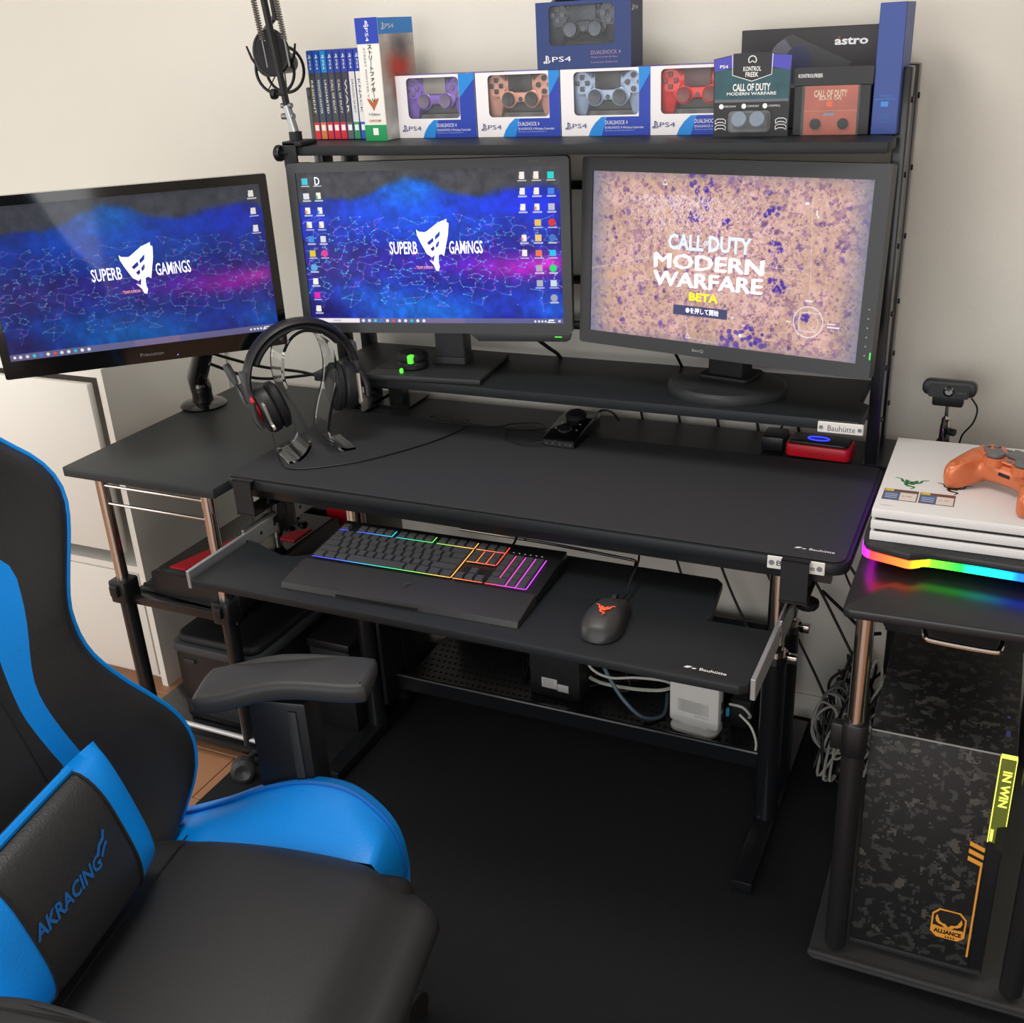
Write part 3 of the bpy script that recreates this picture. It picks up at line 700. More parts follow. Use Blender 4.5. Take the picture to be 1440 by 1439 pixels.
# stand: in world axes brought into the screen frame
IM = MM.inverted()
def W2(*p): return IM @ V(p)
def place(o, M=None):
    o.data.transform(IM if M is None else M); o.data.update(); return o
bc = V((-1.10, 1.945, MZ)); fr = Matrix.Translation(bc) @ Matrix.Rotation(.10, 4, 'Z')
place(part('stand_base', G().prism([(-.128, -.098), (.128, -.098), (.122, .10), (-.122, .10)], .012, fr, bev=.003), GREYD, t))
place(part('stand_column', G().prism(rrect(-.034, -.022, .034, .022, .006), .30, fr @ Matrix.Translation((0.022, .03, .012)), bev=.002).prism(rrect(-.036, -.028, .036, .026, .004), .014, fr @ Matrix.Translation((.022, .03, .012))), GREYP, t))
place(part('column_head', G().box((-.04, -.06, .24), (.04, -.02, .32), bev=.006, M=fr @ Matrix.Translation((.022, .03, 0))), BLKM, t))
place(part('base_slot', G().box((-.115, -.055, .0120), (-.062, -.050, .0125), M=fr), BLKINK, t, smooth=0))
place(part('cable', G().tube(spline([(-.93, 1.965, .955), (-.905, 1.985, .925), (-.885, 2.03, .885), (-.88, 2.075, .856), (-.875, 2.105, .82)], 6), .004), CABB, t))
place(part('cable', G().tube(spline([(-1.17, 1.93, .96), (-1.13, 1.96, .925), (-1.10, 2.0, .91)], 6), .004), CABB, t))

# ---- right monitor
MM = mon_matrix((-.7538, 1.945, .9525, -.1975, .0781)); IM = MM.inverted()
t = thing_m('monitor', 'right monitor in dark grey showing a pinkish game map with title', 'monitor', MM)
rounded_frame(w, h, .023, .026, .025, .025, .006, .024, GREYP, t)
part('back_cover', G().prism(rrect(-.02, -.022, w+.022, h+.022, .012), -.02, Matrix.Translation((0, 0, -.020)), bev=.006).prism(rrect(.10, .03, w-.10, h-.05, .03), -.03, Matrix.Translation((0, 0, -.039)), bev=.012), BLKM, t)
s_ = paint_screen('screen', gm, w, h, SCR, t)
steel_ink = mat('screen_steel', (170, 184, 206), .4, emit=1.0)
text(s_, 'CALL', steel_ink, (w*.375, h*.603, .0008), (1, 0, 0), (0, 1, 0), w=w*.135, h=h*.095, bold=.03)
text(s_, 'OF', steel_ink, (w*.452, h*.606, .0008), (1, 0, 0), (0, 1, 0), w=w*.020, h=h*.03, bold=.02)
text(s_, 'DUTY', steel_ink, (w*.538, h*.603, .0008), (1, 0, 0), (0, 1, 0), w=w*.155, h=h*.095, bold=.03)
text(s_, 'MODERN', LOGOW, (w*.460, h*.487, .0008), (1, 0, 0), (0, 1, 0), w=w*.405, h=h*.085)
text(s_, 'WARFARE', LOGOW, (w*.460, h*.378, .0008), (1, 0, 0), (0, 1, 0), w=w*.405, h=h*.085)
for dx in (-.0028, .0028):
    for wd, vv in (('MODERN', .487), ('WARFARE', .378)): text(s_, wd, LOGOW, (w*(.460+dx), h*vv+dx*.25, .0009), (1, 0, 0), (0, 1, 0), w=w*.405, h=h*.087)
text(s_, 'BETA', mat('screen_yellow', (236, 232, 20), .4, emit=1.0), (w*.452, h*.282, .0008), (1, 0, 0), (0, 1, 0), w=w*.108, h=h*.048, bold=.03)
text(s_, '\u25cf\u3092\u62bc\u3057\u3066\u958b\u59cb', LOGOW, (w*.450, h*.197, .0008), (1, 0, 0), (0, 1, 0), w=w*.125, h=h*.036, bold=.01)
text(t, 'BenQ', mat('silver_ink', (150, 150, 150), .5), (w*.445, -.0135, .0045), (1, 0, 0), (0, 1, 0), w=.023, h=.0065, bold=.02)
for i in range(6): part('button_mark', G().cyl((w+.014, .016+i*.0155, .004), (w+.014, .016+i*.0155, .0046), .0014, n=8), mat('silver_ink', (150, 150, 150), .5), t)
part('power_light', G().box((w+.0225, .010, .004), (w+.0245, .022, .0048)), MC['led_green'], t, smooth=0)
c = V((-.483, 1.962, MZ))
place(part('stand_base', G().lathe([(0, 0), (.112, 0), (.114, .006), (.113, .014), (.106, .019), (.05, .022), (0, .022)], Matrix.Translation(c) @ Matrix.Diagonal((1, .86, 1, 1)), n=48), GREYD, t))
fr = Matrix.Translation(c + V((0, .03, .02))) @ Matrix.Rotation(-.1975, 4, 'Z')
place(part('swivel_plate', G().prism(rrect(-.052, -.04, .052, .04, .012), .009, fr, bev=.003), BLKM, t))
place(part('stand_column', G().prism(rrect(-.036, -.028, .036, .02, .005), .13, fr, bev=.002), BLKM, t))
place(part('cable', G().tube(spline([(-.62, 2.02, .93), (-.615, 2.05, .89), (-.61, 2.08, .855), (-.608, 2.108, .82)], 6), .003), CABB, t))

# ---- left monitor on its arm
w, h = .509, .286
MM = mon_matrix((-1.732, 1.403, .968, .733, 0.0)); IM = MM.inverted()
t = thing_m('monitor', 'left monitor with glossy black frame on an arm, angled to the right', 'monitor', MM)
part('bezel', G().holed(rrect(-.016, -.034, w+.016, h+.018, .004), [[(0, 0), (w, 0), (w, h), (0, h)]], .018, Matrix.Translation((0, 0, -.0145))), BLKG, t)
part('back_cover', G().prism(rrect(-.013, -.031, w+.013, h+.015, .012), -.02, Matrix.Translation((0, 0, -.0146)), bev=.006), BLKM, t)
s_ = paint_screen('screen', lft, w, h, SCRG, t)
desktop_words(s_, LOGOL, w, h, .0008)
text(t, 'Princeton', GREYINK, (w*.505, -.0175, .0045), (1, 0, 0), (0, 1, 0), w=.044, h=.0068)
part('power_light', G().cyl((w*.60, -.0255, .0034), (w*.60, -.0255, .0042), .0012, n=8), mat('led_blue', (110, 110, 255), .4, emit=2.0), t)
ab = V((-1.768, 1.945, TZ))
arm = t
place(part('arm_base', G().lathe([(0, 0), (.055, 0), (.056, .005), (.05, .010), (.026, .014), (.024, .03), (.026, .05), (.024, .058), (0, .06)], Matrix.Translation(ab), n=32), BLKG, arm))
place(part('arm_lower', G().tube([ab+V((0, 0, .045)), ab+V((.0, -.005, .075)), V((-1.68, 1.88, .865)), V((-1.655, 1.86, .92)), V((-1.64, 1.85, .95))], [.026, .025, .022, .020, .018], n=16), BLKG, arm))
place(part('arm_upper', G().tube([V((-1.64, 1.85, .95)), V((-1.62, 1.79, 1.03)), V((-1.605, 1.73, 1.09))], .018, n=14), BLKG, arm))
place(part('mount_plate', G().box((.20, .08, -.055), (.30, .18, -.032), bev=.004, M=MM), BLKM, arm))
place(part('mount_neck', G().tube([V((-1.605, 1.73, 1.09)), MM @ V((.25, .13, -.05))], .016, n=12), BLKG, arm))
# cables hanging from the left monitor to the back of the side table
for i, q in enumerate(([(-1.60, 1.80, .86), (-1.56, 1.90, .80), (-1.49, 1.99, .785), (-1.42, 2.04, .79), (-1.37, 2.07, .74), (-1.35, 2.08, .719)], [(-1.62, 1.78, .90), (-1.55, 1.90, .83), (-1.48, 1.97, .80), (-1.41, 2.0, .775), (-1.36, 2.03, .76), (-1.30, 2.06, .75)])):
    place(part('cable', G().tube(spline(q, 8), .0035), CABB, t))
# ------------------------------------------------------------------ keyboard
KY = .0238
t = thing('keyboard', 'black keyboard with rainbow key lighting and a padded wrist rest', 'keyboard', (-1.1303, 1.3563, KZ+.0008), KY)
KW, KD = .462, .232
WR = .082
rest = part('wrist_rest', G().prism([(0, 0), (.004, .010), (WR-.004, .021), (WR, .020), (WR, 0)], KW, frame((0, 0, 0), (0, 1, 0), (0, 0, 1)), bev=.002), mat('wrist_leather', (46, 46, 47), .42, bump=.3, bscale=350), t)
g = G().box((KW*.25, -.0006, .0012), (KW*.60, .004, .005))
part('rest_slot', g, BLKINK, rest, smooth=0)
body = part('case', G().prism([(WR+.001, 0), (WR+.001, .016), (KD, .030), (KD, .004), (KD-.01, 0)], KW, frame((0, 0, 0), (0, 1, 0), (0, 0, 1)), bev=.002), BLK, t)
SL = math.atan2(.014, KD-WR)
def KP(x, y): return V((x, WR+.001+y*math.cos(SL), .016+y*math.sin(SL)+.0004))   # point on the sloping key deck
KM = frame(KP(0, 0), (1, 0, 0), (0, math.cos(SL), math.sin(SL)))
U = .01905
KEYM = mat('keycap', (62, 63, 66), .42)
def keymesh(wu, hu=1.0):
    g = G(); w_, h_ = wu*U-.0022, hu*U-.0022
    b = [(-w_/2, -h_/2, 0.0012), (w_/2, -h_/2, 0.0012), (w_/2, h_/2, 0.0012), (-w_/2, h_/2, 0.0012)]
    tp = [(-w_/2+.0018, -h_/2+.0022, .0075), (w_/2-.0018, -h_/2+.0022, .0075), (w_/2-.0018, h_/2-.001, .0075), (-w_/2+.0018, h_/2-.001, .0075)]
    vb = [g.bm.verts.new(p) for p in b]; vt = [g.bm.verts.new(p) for p in tp]
    g.bm.faces.new(vt); g.bm.faces.new(list(reversed(vb)))
    for i in range(4): g.bm.faces.new((vb[i], vb[(i+1) % 4], vt[(i+1) % 4], vt[i]))
    return g
KC = {}
def key(cx, cy, wu, hu=1.0):
    k_ = (wu, hu)
    if k_ not in KC:
        o = part('key', keymesh(wu, hu), KEYM, t, smooth=0); KC[k_] = o.data
    else:
        o = bpy.data.objects.new('key', KC[k_]); COL.objects.link(o); o.parent = t
    o.matrix_local = KM @ Matrix.Translation((cx, cy, 0))
X0, Y0 = .010, .010
rows = [(0, [1.25, 1.25, 1.25, 6.25, 1.25, 1.25, 1.25, 1.25]), (1, [2.25]+[1]*10+[2.75]), (2, [1.75]+[1]*11+[2.25]), (3, [1.5]+[1]*12+[1.5]), (4, [1]*13+[2])]
for r_, ws in rows:
    x = X0
    for w_ in ws: key(x+w_*U/2, Y0+r_*U+U/2, w_); x += w_*U
FY = Y0+5.25*U+U/2
xs = [0, 2, 3, 4, 5, 6.5, 7.5, 8.5, 9.5, 11, 12, 13, 14]
for x in xs: key(X0+x*U+U/2, FY, 1)
NX = X0+15.25*U
for i in range(3):
    key(NX+i*U+U/2, FY, 1); key(NX+i*U+U/2, Y0+4*U+U/2, 1); key(NX+i*U+U/2, Y0+3*U+U/2, 1); key(NX+i*U+U/2, Y0+U/2, 1)
key(NX+1.5*U, Y0+1.5*U, 1)
PX = NX+3.25*U
for i in range(4): key(PX+i*U+U/2, Y0+4*U+U/2, 1)
for i in range(3):
    for r_ in (1, 2, 3): key(PX+i*U+U/2, Y0+r_*U+U/2, 1)
key(PX+U, Y0+U/2, 2); key(PX+2.5*U, Y0+U/2, 1); key(PX+3.5*U, Y0+U, 1, 2); key(PX+3.5*U, Y0+3*U, 1, 2)
rain = [(0.0, (70, 60, 255)), (.14, (60, 90, 255)), (.26, (40, 190, 230)), (.40, (40, 225, 110)), (.52, (150, 220, 90)), (.60, (250, 200, 90)), (.70, (255, 120, 60)), (.80, (255, 70, 70)), (.84, (240, 70, 200)), (1.0, (190, 60, 255))]
GLOW = ramp_emit('key_glow', 0, 0.0, KW, rain, 1.6)
def glow(segs, wd=.0021, zz=.0045):
    g = G()
    for a, b in segs:
        a = V(a).to_2d(); b = V(b).to_2d(); d = (b-a).normalized(); n = V((-d.y, d.x)).to_2d()*wd/2
        g.flat([(a-n).to_tuple(), (b-n).to_tuple(), (b+n).to_tuple(), (a+n).to_tuple()], KM @ Matrix.Translation((0, 0, zz)))
    return g
e = .0012
segs = [((X0, Y0-e), (X0+15*U, Y0-e)), ((X0+15*U+e, Y0-e), (X0+15*U+e, Y0+5*U)),
        ((X0+2*U, FY-U/2-e), (X0+6*U, FY-U/2-e)), ((X0+6.5*U, FY-U/2-e), (X0+10.5*U, FY-U/2-e)), ((X0+11*U, FY-U/2-e), (X0+15*U, FY-U/2-e)), ((X0, FY-U/2-e), (X0+U, FY-U/2-e)),
        ((NX, FY-U/2-e), (NX+3*U, FY-U/2-e)), ((NX, Y0+3*U-e), (NX+3*U, Y0+3*U-e)), ((NX, Y0-e), (NX+3*U, Y0-e)), ((NX+3*U+e, Y0+3*U), (NX+3*U+e, FY+U/2)), ((NX+2*U, Y0+3*U), (NX+2*U, Y0+5*U)), ((NX+U, Y0+3*U), (NX+U, Y0+5*U)),
        ((PX, Y0-e), (PX+4*U, Y0-e)), ((PX+4*U+e, Y0-e), (PX+4*U+e, Y0+5*U))]
for i in (1, 2, 3): segs.append(((PX+i*U, Y0+(0 if i > 1 else U)), (PX+i*U, Y0+5*U)))
for x in (6, 10.5, 15): segs.append(((X0+x*U+e/2, FY-U/2-e), (X0+x*U+e/2, FY+U/2)))
part('key_light', glow(segs), GLOW, t, smooth=0, fixn=False, label='rainbow light between the keys')
segs = []
for r_, ws in rows:
    x = X0
    for w_ in ws[:-1]: x += w_*U; segs.append(((x, Y0+r_*U+.002), (x, Y0+r_*U+U-.002)))
    if r_: segs.append(((X0, Y0+r_*U), (X0+15*U, Y0+r_*U)))
for i in range(5): segs.append(((PX, Y0+i*U), (PX+4*U, Y0+i*U)))
part('key_light', glow(segs, .0006, .0010), ramp_emit('key_glow_dim', 0, 0, KW, rain, .35), t, smooth=0, fixn=False)
g = G()
for i in range(6): g.flat([(x+PX+.006+i*.011, y+FY) for x, y in ((0, 0), (.003, 0), (.003, .002), (0, .002))], KM @ Matrix.Translation((0, 0, .0006)))
part('indicator', g, WHTINK, t, smooth=0, fixn=False)
def snake(parent, M, s_, m, name='snake_emblem'):
    """three winding snakes round a centre"""
    g = G()
    def wv(pts, ws): ribbon(g, [(p.x*s_, p.y*s_) for p in spline([(a, b, 0) for a, b in pts], 6)], [q*s_ for q in ws], M)
    n = 6*5+1
    for sg in (-1, 1):
        pts = [(sg*1.0, .62), (sg*.62, .48), (sg*.50, .12), (sg*.20, -.02), (sg*.34, .36), (0, .12)]
        wv(pts, [.05+.13*math.sin(math.pi*i/(n-1)) for i in range(n)])
    pts = [(.05, -1.0), (.22, -.66), (-.18, -.50), (-.30, -.18), (.16, -.22), (0, .10)]
    wv(pts, [.05+.15*math.sin(math.pi*i/(n-1)) for i in range(n)])
    g.flat([(x*s_, y*s_) for x, y in ((-.16, .02), (0, -.16), (.16, .02), (0, .2))], M)
    part(name, g, m, parent, smooth=0, fixn=False)
snake(rest, frame((KW*.5, WR*.62, .0196), (1, 0, 0), (0, 1, .12)), .010, mat('emboss_black', (62, 63, 65), .3))
part('cable', G().tube(spline([(KW*.75, KD, .015), (KW*.75, KD+.03, .02), (KW*.74, KD+.07, .03), (KW*.72, KD+.2, .02), (KW*.72, KD+.35, -.02)], 6), .0022), CABB, t)

# ------------------------------------------------------------------ mouse
t = thing('mouse', 'black mouse with a glowing orange emblem on the tray', 'mouse', (-.537, 1.434, KZ+.0006), .03)
ML = .138
P = []
NA, NB = 20, 26
for i in range(NB+1):
    s_ = .5-.5*math.cos(math.pi*i/NB); y = -ML/2 + ML*s_
    hw = .031*(1-abs(2*s_-1)**3.2)**.42*(1.0+.10*math.cos((s_-.15)*2*math.pi*.75)) * (1.06 if s_ < .45 else 1.0)
    hh = .039*(math.sin(math.pi*min(1, max(0, s_*.86+.10)))**.75) * (1-.28*max(0, s_-.5)) * min(1, max(.02, s_/.07))**.5 * min(1, max(.02, (1-s_)/.05))**.5
    hw = max(hw, .004)
    P.append([(hw*math.copysign(abs(math.cos(a))**.75, math.cos(a)), y, max(0.0015, hh*max(0, math.sin(a))**.6)) for a in [math.pi*k_/NA for k_ in range(NA+1)]])
g = G().grid(P); bmesh.ops.remove_doubles(g.bm, verts=g.bm.verts[:], dist=1e-6); bmesh.ops.holes_fill(g.bm, edges=g.bm.edges[:], sides=0)
part('shell', g, mat('mouse_black', (46, 46, 46), .42), t, smooth=60)
part('side_button', G().box((-.0335, .0, .015), (-.029, .022, .021), bev=.0015).box((-.0325, .025, .014), (-.028, .043, .019), bev=.0015), BLKG, t)
part('wheel', G().cyl((-.0035, .040, .022), (.0035, .040, .022), .0105, n=20), RUB, t)
part('wheel_light', G().box((-.010, .060, .006), (-.006, .0632, .011)).box((.006, .060, .006), (.010, .0632, .011)), mat('orange_glow', (255, 120, 60), .4, emit=2.5), t, smooth=0)
snake(t, frame((0.002, -.022, .0396), (1, 0, 0), (0, 1, .10)), .0165, mat('orange_emblem', (236, 84, 48), .4, emit=.8))
part('base_plate', G().prism([(.03*math.cos(a)*1.02, .06*math.sin(a)*1.02) for a in [2*math.pi*k_/24 for k_ in range(24)]], .002), BLKG, t)
part('cable', G().tube(spline([(0, .062, .010), (.006, .085, .012), (.004, .12, .025), (.006, .15, .038), (-.005, .20, .045), (-.01, .23, .04)], 6), .002), CABB, t)

# ------------------------------------------------------------------ headphone stand and headset
HSM = (-1.295, 1.7315, DZ+.0045)
HA = math.atan2(.8, .6)
ACR = mat('clear_acrylic', (246, 250, 252), .02, trans=1.0, ior=1.22)
t = thing('headphone_stand', 'clear acrylic omega shaped headphone stand on the desk mat', 'stand', HSM, HA)
prof = [(-.072, .002), (-.05, .003), (-.028, .018), (-.020, .040), (-.030, .085), (-.048, .135), (-.055, .180), (-.048, .224), (-.028, .252), (0, .262)]
full = prof + [(-x, z) for x, z in reversed(prof[:-1])]
sp = [p for p in spline([(x, 0, z) for x, z in full], 5)]
Lp, Rp = stroke([(p.x, p.z) for p in sp], .0065)
out = [(p.x, p.y) for p in Lp] + [(p.x, p.y) for p in reversed(Rp)]
g = G(); hw = .050
rows_ = []
for side in (-hw, hw):
    rows_.append(([g.bm.verts.new((p.x, side*(1-.28*math.sin(math.pi*i/(len(Lp)-1))), max(0, p.y))) for i, p in enumerate(Lp)], [g.bm.verts.new((p.x, side*(1-.28*math.sin(math.pi*i/(len(Lp)-1))), max(0, p.y))) for i, p in enumerate(Rp)]))
n = len(Lp)
for i in range(n-1):
    (a, b), (c, d) = rows_
    g.bm.faces.new((a[i], a[i+1], b[i+1], b[i])); g.bm.faces.new((c[i], d[i], d[i+1], c[i+1]))
    g.bm.faces.new((a[i], c[i], c[i+1], a[i+1])); g.bm.faces.new((b[i], b[i+1], d[i+1], d[i]))
for i in (0, n-1): g.bm.faces.new((rows_[0][0][i], rows_[0][1][i], rows_[1][1][i], rows_[1][0][i]))
part('bent_sheet', g, ACR, t, smooth=50)

t = thing('headset', 'black gaming headset with red ear cup cap hanging on the clear stand', 'headset', (HSM[0]+.004, HSM[1]+.0075, HSM[2]+.022), (0, -.10, HA))
HB = mat('headset_black', (34, 34, 36), .45)
def band(a0, a1, rx, rz, cz, wd, th, n=26):
    P_ = []
    for i in range(n+1):
        a = math.radians(a0+(a1-a0)*i/n); c_, s_ = math.cos(a), math.sin(a)
        ring = []
        for q in range(12):
            b = 2*math.pi*q/12; dr = th/2*math.cos(b); dy = wd/2*math.sin(b)
            ring.append(((rx+dr)*c_, dy, cz+(rz+dr)*s_))
        ring.append(ring[0]); P_.append(ring)
    g = G().grid(P_); bmesh.ops.remove_doubles(g.bm, verts=g.bm.verts[:], dist=1e-6); bmesh.ops.holes_fill(g.bm, edges=g.bm.edges[:], sides=0); return g
part('headband', band(2, 178, .114, .111, .142, .040, .015), HB, t)
part('headband_pad', band(30, 150, .101, .098, .143, .036, .016), FABR, t)
for sx in (-1, 1):
    part('slider_arm', G().box((-.006, -.014, -.045), (.006, .014, .045), bev=.004, M=Matrix.Translation((sx*.115, 0, .138)) @ Matrix.Rotation(sx*.05, 4, 'Y')), mat('headset_grey', (70, 72, 76), .4), t)
    CM = Matrix.Translation((sx*.088, -.004, .095)) @ Matrix.Rotation(sx*.18, 4, 'Y')
    R_ = Matrix.Rotation(math.radians(90)*sx, 4, 'Y') @ Matrix.Diagonal((1.18, .92, 1, 1))
    cup = part('ear_cup', G().lathe([(0, -.016), (.036, -.016), (.042, -.010), (.043, .004), (.038, .014), (.026, .019), (0, .020)], CM @ R_, n=32), HB, t)
    part('ear_pad', G().lathe([(.018, -.034), (.034, -.036), (.043, -.030), (.044, -.020), (.040, -.0155), (.018, -.0155)], CM @ R_, n=32), BLKM, cup)
    part('cup_cap', G().lathe([(0, .019), (.026, .018), (.027, .021), (.022, .025), (0, .026)], CM @ R_ @ Matrix.Translation((.012 if sx < 0 else 0, 0, 0)), n=24), RED if sx < 0 else BLKG, cup, label='red outer cap' if sx < 0 else None)
    yk = part('hinge_bar', G().box((-.0025, -.0065, -.030), (.0025, .0065, .030), bev=.0018, M=CM @ Matrix.Translation((sx*.010, -.043, .004)) @ Matrix.Rotation(sx*-.25, 4, 'X')).cyl(CM @ V((sx*.013, -.047, -.022)), CM @ V((sx*.008, -.047, -.022)), .007, n=12), mat('hinge_silver', (190, 186, 176), .35, metal=.5), t)
    part('hinge_screw', G().cyl(CM @ V((sx*.0136, -.047, -.022)), CM @ V((sx*.012, -.047, -.022)), .0032, n=10), BLKINK, yk)
    part('yoke', G().tube([(sx*.117, -.018, .121), (sx*.120, -.030, .09), (sx*.114, -.040, .07)], [.009, .008, .005], n=8), HB, t)
mic = part('mic_boom', G().tube(spline([(-.104, .03, .088), (-.114, .055, .10), (-.116, .075, .118), (-.118, .088, .138)], 5), [.004]*16), BLK, t)
part('mic_tip', G().tube([(-.117, .086, .135), (-.120, .093, .152), (-.124, .098, .172), (-.125, .100, .178)], [.006, .009, .0085, .006], n=12), mat('headset_grey', (70, 72, 76), .4), mic)
IMH = (Matrix.Translation((HSM[0]+.004, HSM[1]+.0075, HSM[2]+.022)) @ Matrix.Rotation(HA, 4, 'Z') @ Matrix.Rotation(-.10, 4, 'Y')).inverted()
cpts = [(-1.315, 1.625, .787), (-1.305, 1.618, .755), (-1.292, 1.620, .722), (-1.25, 1.628, .7185), (-1.16, 1.70, .7185), (-1.08, 1.83, .7185), (-1.05, 1.93, .7185), (-1.06, 1.985, .716), (-1.12, 2.01, .716), (-1.16, 1.985, .716), (-1.10, 1.955, .7185), (-.99, 1.965, .7185), (-.96, 2.0, .716), (-.91, 2.02, .716), (-.88, 1.99, .716), (-.92, 1.965, .7185), (-.955, 1.95, .7185), (-.93, 1.90, .7185), (-.88, 1.88, .7205), (-.84, 1.885, .729)]
part('cable', G().tube([IMH @ p for p in spline(cpts, 8)], .0016, n=6), CABB, t)

# ------------------------------------------------------------------ small devices on the desk
t = thing('headset_amplifier', 'glossy black headset amplifier with a big dial on the desk mat', 'amplifier', (-.808, 1.965, DZ+.004), -.03)
part('body', G().prism([(-.07, 0), (-.07, .018), (.02, .034), (.07, .034), (.07, 0)], .074, frame((-.037, 0, 0), (0, 1, 0), (0, 0, 1)), bev=.004), BLKG, t)
part('front_strip', G().box((-.034, -.0712, .002), (.034, -.0700, .014)), GREYD, t, smooth=0)
for i, x in enumerate((-.026, -.012, .004, .018, .027)): part('jack', G().cyl((x, -.0702, .008), (x, -.0725, .008), .0028, n=10), STEEL, t)
TM = frame((0, -.02, .0272), (1, 0, 0), (0, .09, .016))
d = part('dial', G().lathe([(0, 0), (.022, 0), (.022, .006), (.017, .010), (0, .011)], TM @ Matrix.Translation((0, .045, 0)), n=28), BLKM, t)
part('dial', G().lathe([(0, 0), (.012, 0), (.012, .004), (0, .005)], TM @ Matrix.Translation((-.002, -.012, 0)), n=20), BLKM, t)
g = G()
for a in range(-150, 151, 20): g.flat([(-.002+.0135*math.cos(math.radians(a-90))+dx, -.012+.0135*math.sin(math.radians(a-90))+dy) for dx, dy in ((0, 0), (.0013, 0), (.0013, .0013), (0, .0013))], TM @ Matrix.Translation((0, 0, .0012)))
for x, y in ((-.02, .012), (.02, .012), (-.024, -.012), (.022, -.012)): g.flat([(x+dx, y+dy) for dx, dy in ((0, 0), (.004, 0), (.004, .0025), (0, .0025))], TM @ Matrix.Translation((0, 0, .0012)))
part('dial_marks', g, WHTINK, t, smooth=0, fixn=False)
part('cable', G().tube(spline([(.02, .07, .02), (.03, .09, .03), (.05, .10, .025), (.07, .09, .012)], 6), .0025), CABB, t)

t = thing('console_dock', 'red and black dock with a glowing blue ring below the rack shelf', 'dock', (-.308, 2.005, DZ+.004), -.06)
part('body', G().prism(rrect(-.062, -.025, .062, .035, .012), .026, bev=.004), RED, t)
part('top_plate', G().prism(rrect(-.056, -.021, .056, .032, .010), .006, Matrix.Translation((0, 0, .0255)), bev=.002), BLK, t)
part('light_ring', G().tube([(.016*math.cos(a)*1.25-.004, .004+.010*math.sin(a), .032) for a in [2*math.pi*k_/28 for k_ in range(28)]], .0014, n=6, closed=True), mat('ring_blue', (40, 50, 255), .4, emit=3.0), t)
part('front_notch', G().box((-.014, -.0262, .006), (.014, -.0248, .012)), mat('red_dark', (170, 14, 30), .4), t, smooth=0)
t = thing('hub_box', 'small black box left of the red dock at the back of the desk', 'box', (-.40, 2.035, DZ+.001))
part('shell', G().box((-.022, -.03, 0), (.022, .03, .03), bev=.004), BLK, t)
part('cable', G().tube(spline([(0, .03, .02), (.01, .045, .035), (.035, .05, .04), (.06, .045, .03)], 6), .002), CABB, t)

t = thing('switch_puck', 'round black puck control with green lights on the centre monitor base', 'controller', (-1.142, 1.905, MZ+.0125))
part('body', G().lathe([(0, 0), (.030, 0), (.033, .004), (.033, .012), (.030, .015), (.030, .018), (.033, .021), (.033, .028), (.026, .034), (0, .035)], n=36), BLKM, t)
GRN = mat('green_glow', (88, 224, 60), .4, emit=.8)
part('green_band', G().box((.006, -.0345, .016), (.018, -.020, .0345), bev=.003), GRN, t, label='green lit band')
part('cable_plug', G().prism(rrect(-.004, -.006, .004, .006, .0039), .005, frame((-.003, -.042, .004), (1, 0, 0), (0, 0, 1)), bev=.001), GRN, t, label='green lit key')
# ------------------------------------------------------------------ things on the top shelf
X = (1, 0, 0); Z = (0, 0, 1); Y = (0, 1, 0)
PS_D = mat('print_deep_blue', (34, 62, 168), .4); PS_L = mat('print_sky_blue', (28, 132, 214), .4); PS_N = mat('print_navy', (38, 58, 112), .45)
CARD = mat('carton_white', (232, 229, 232), .45); VIO = mat('print_violet', (70, 66, 178), .4)
CLEAR = mat('window_film', (235, 240, 244), .04, alpha=.035, spec=.3)
def ps_mark(parent, m, o, u, v, s_):
    """console maker's sign: an upright P standing on a lying S"""
    M = frame(o, u, v); g = G()
    g.flat([(x*s_, y*s_) for x, y in ((-.14, -.42), (.02, -.50), (.02, .42), (-.14, .50))], M)
    ribbon(g, [(x*s_, y*s_) for x, y in ((-.06, .44), (.14, .36), (.26, .20), (.24, .04), (.10, .06))], .13*s_, M)
    ribbon(g, [(x*s_, y*s_) for x, y in ((-.18, -.20), (-.44, -.30), (-.40, -.42), (-.16, -.36))], .10*s_, M)
    ribbon(g, [(x*s_, y*s_) for x, y in ((.10, -.16), (.34, -.12), (.48, -.20), (.36, -.32), (.10, -.40))], .10*s_, M)
    part('console_mark', g, m, parent, smooth=0, fixn=False)
def ps4_word(parent, m, o, u, v, w_, h_):
    o = V(o); u = V(u).normalized()
    ps_mark(parent, m, o - u*w_*.38, u, v, h_*1.35)
    text(parent, 'PS4', m, o + u*w_*.14, u, v, w=w_*.66, h=h_*.8)

# eight game cases, spines to the front
cases = [((40, 78, 160), (58, 62, 46), (205, 40, 44), 'RESIDENT', 'gold and dark green spine'), ((30, 84, 176), (64, 74, 84), (214, 120, 40), 'MONSTER HUNTER', 'grey blue spine and orange base'),
         ((24, 132, 200), (56, 60, 64), (210, 44, 46), 'UNCHARTED', 'light blue head and grey spine'), ((44, 72, 160), (70, 70, 62), (206, 40, 44), 'CALL OF DUTY', 'olive grey spine and red base'),
         ((48, 70, 150), (58, 56, 58), (206, 42, 46), 'CALL OF DUTY', 'near black spine and red base'), ((52, 66, 160), (66, 64, 66), (96, 98, 96), 'WAR', 'dark spine and grey base'),
         ((44, 62, 160), (214, 212, 210), (60, 140, 90), 'DRAGON QUEST', 'white spine and green base'), ((38, 70, 170), (222, 220, 218), (60, 90, 180), 'KNACK', 'white spine and blue base')]
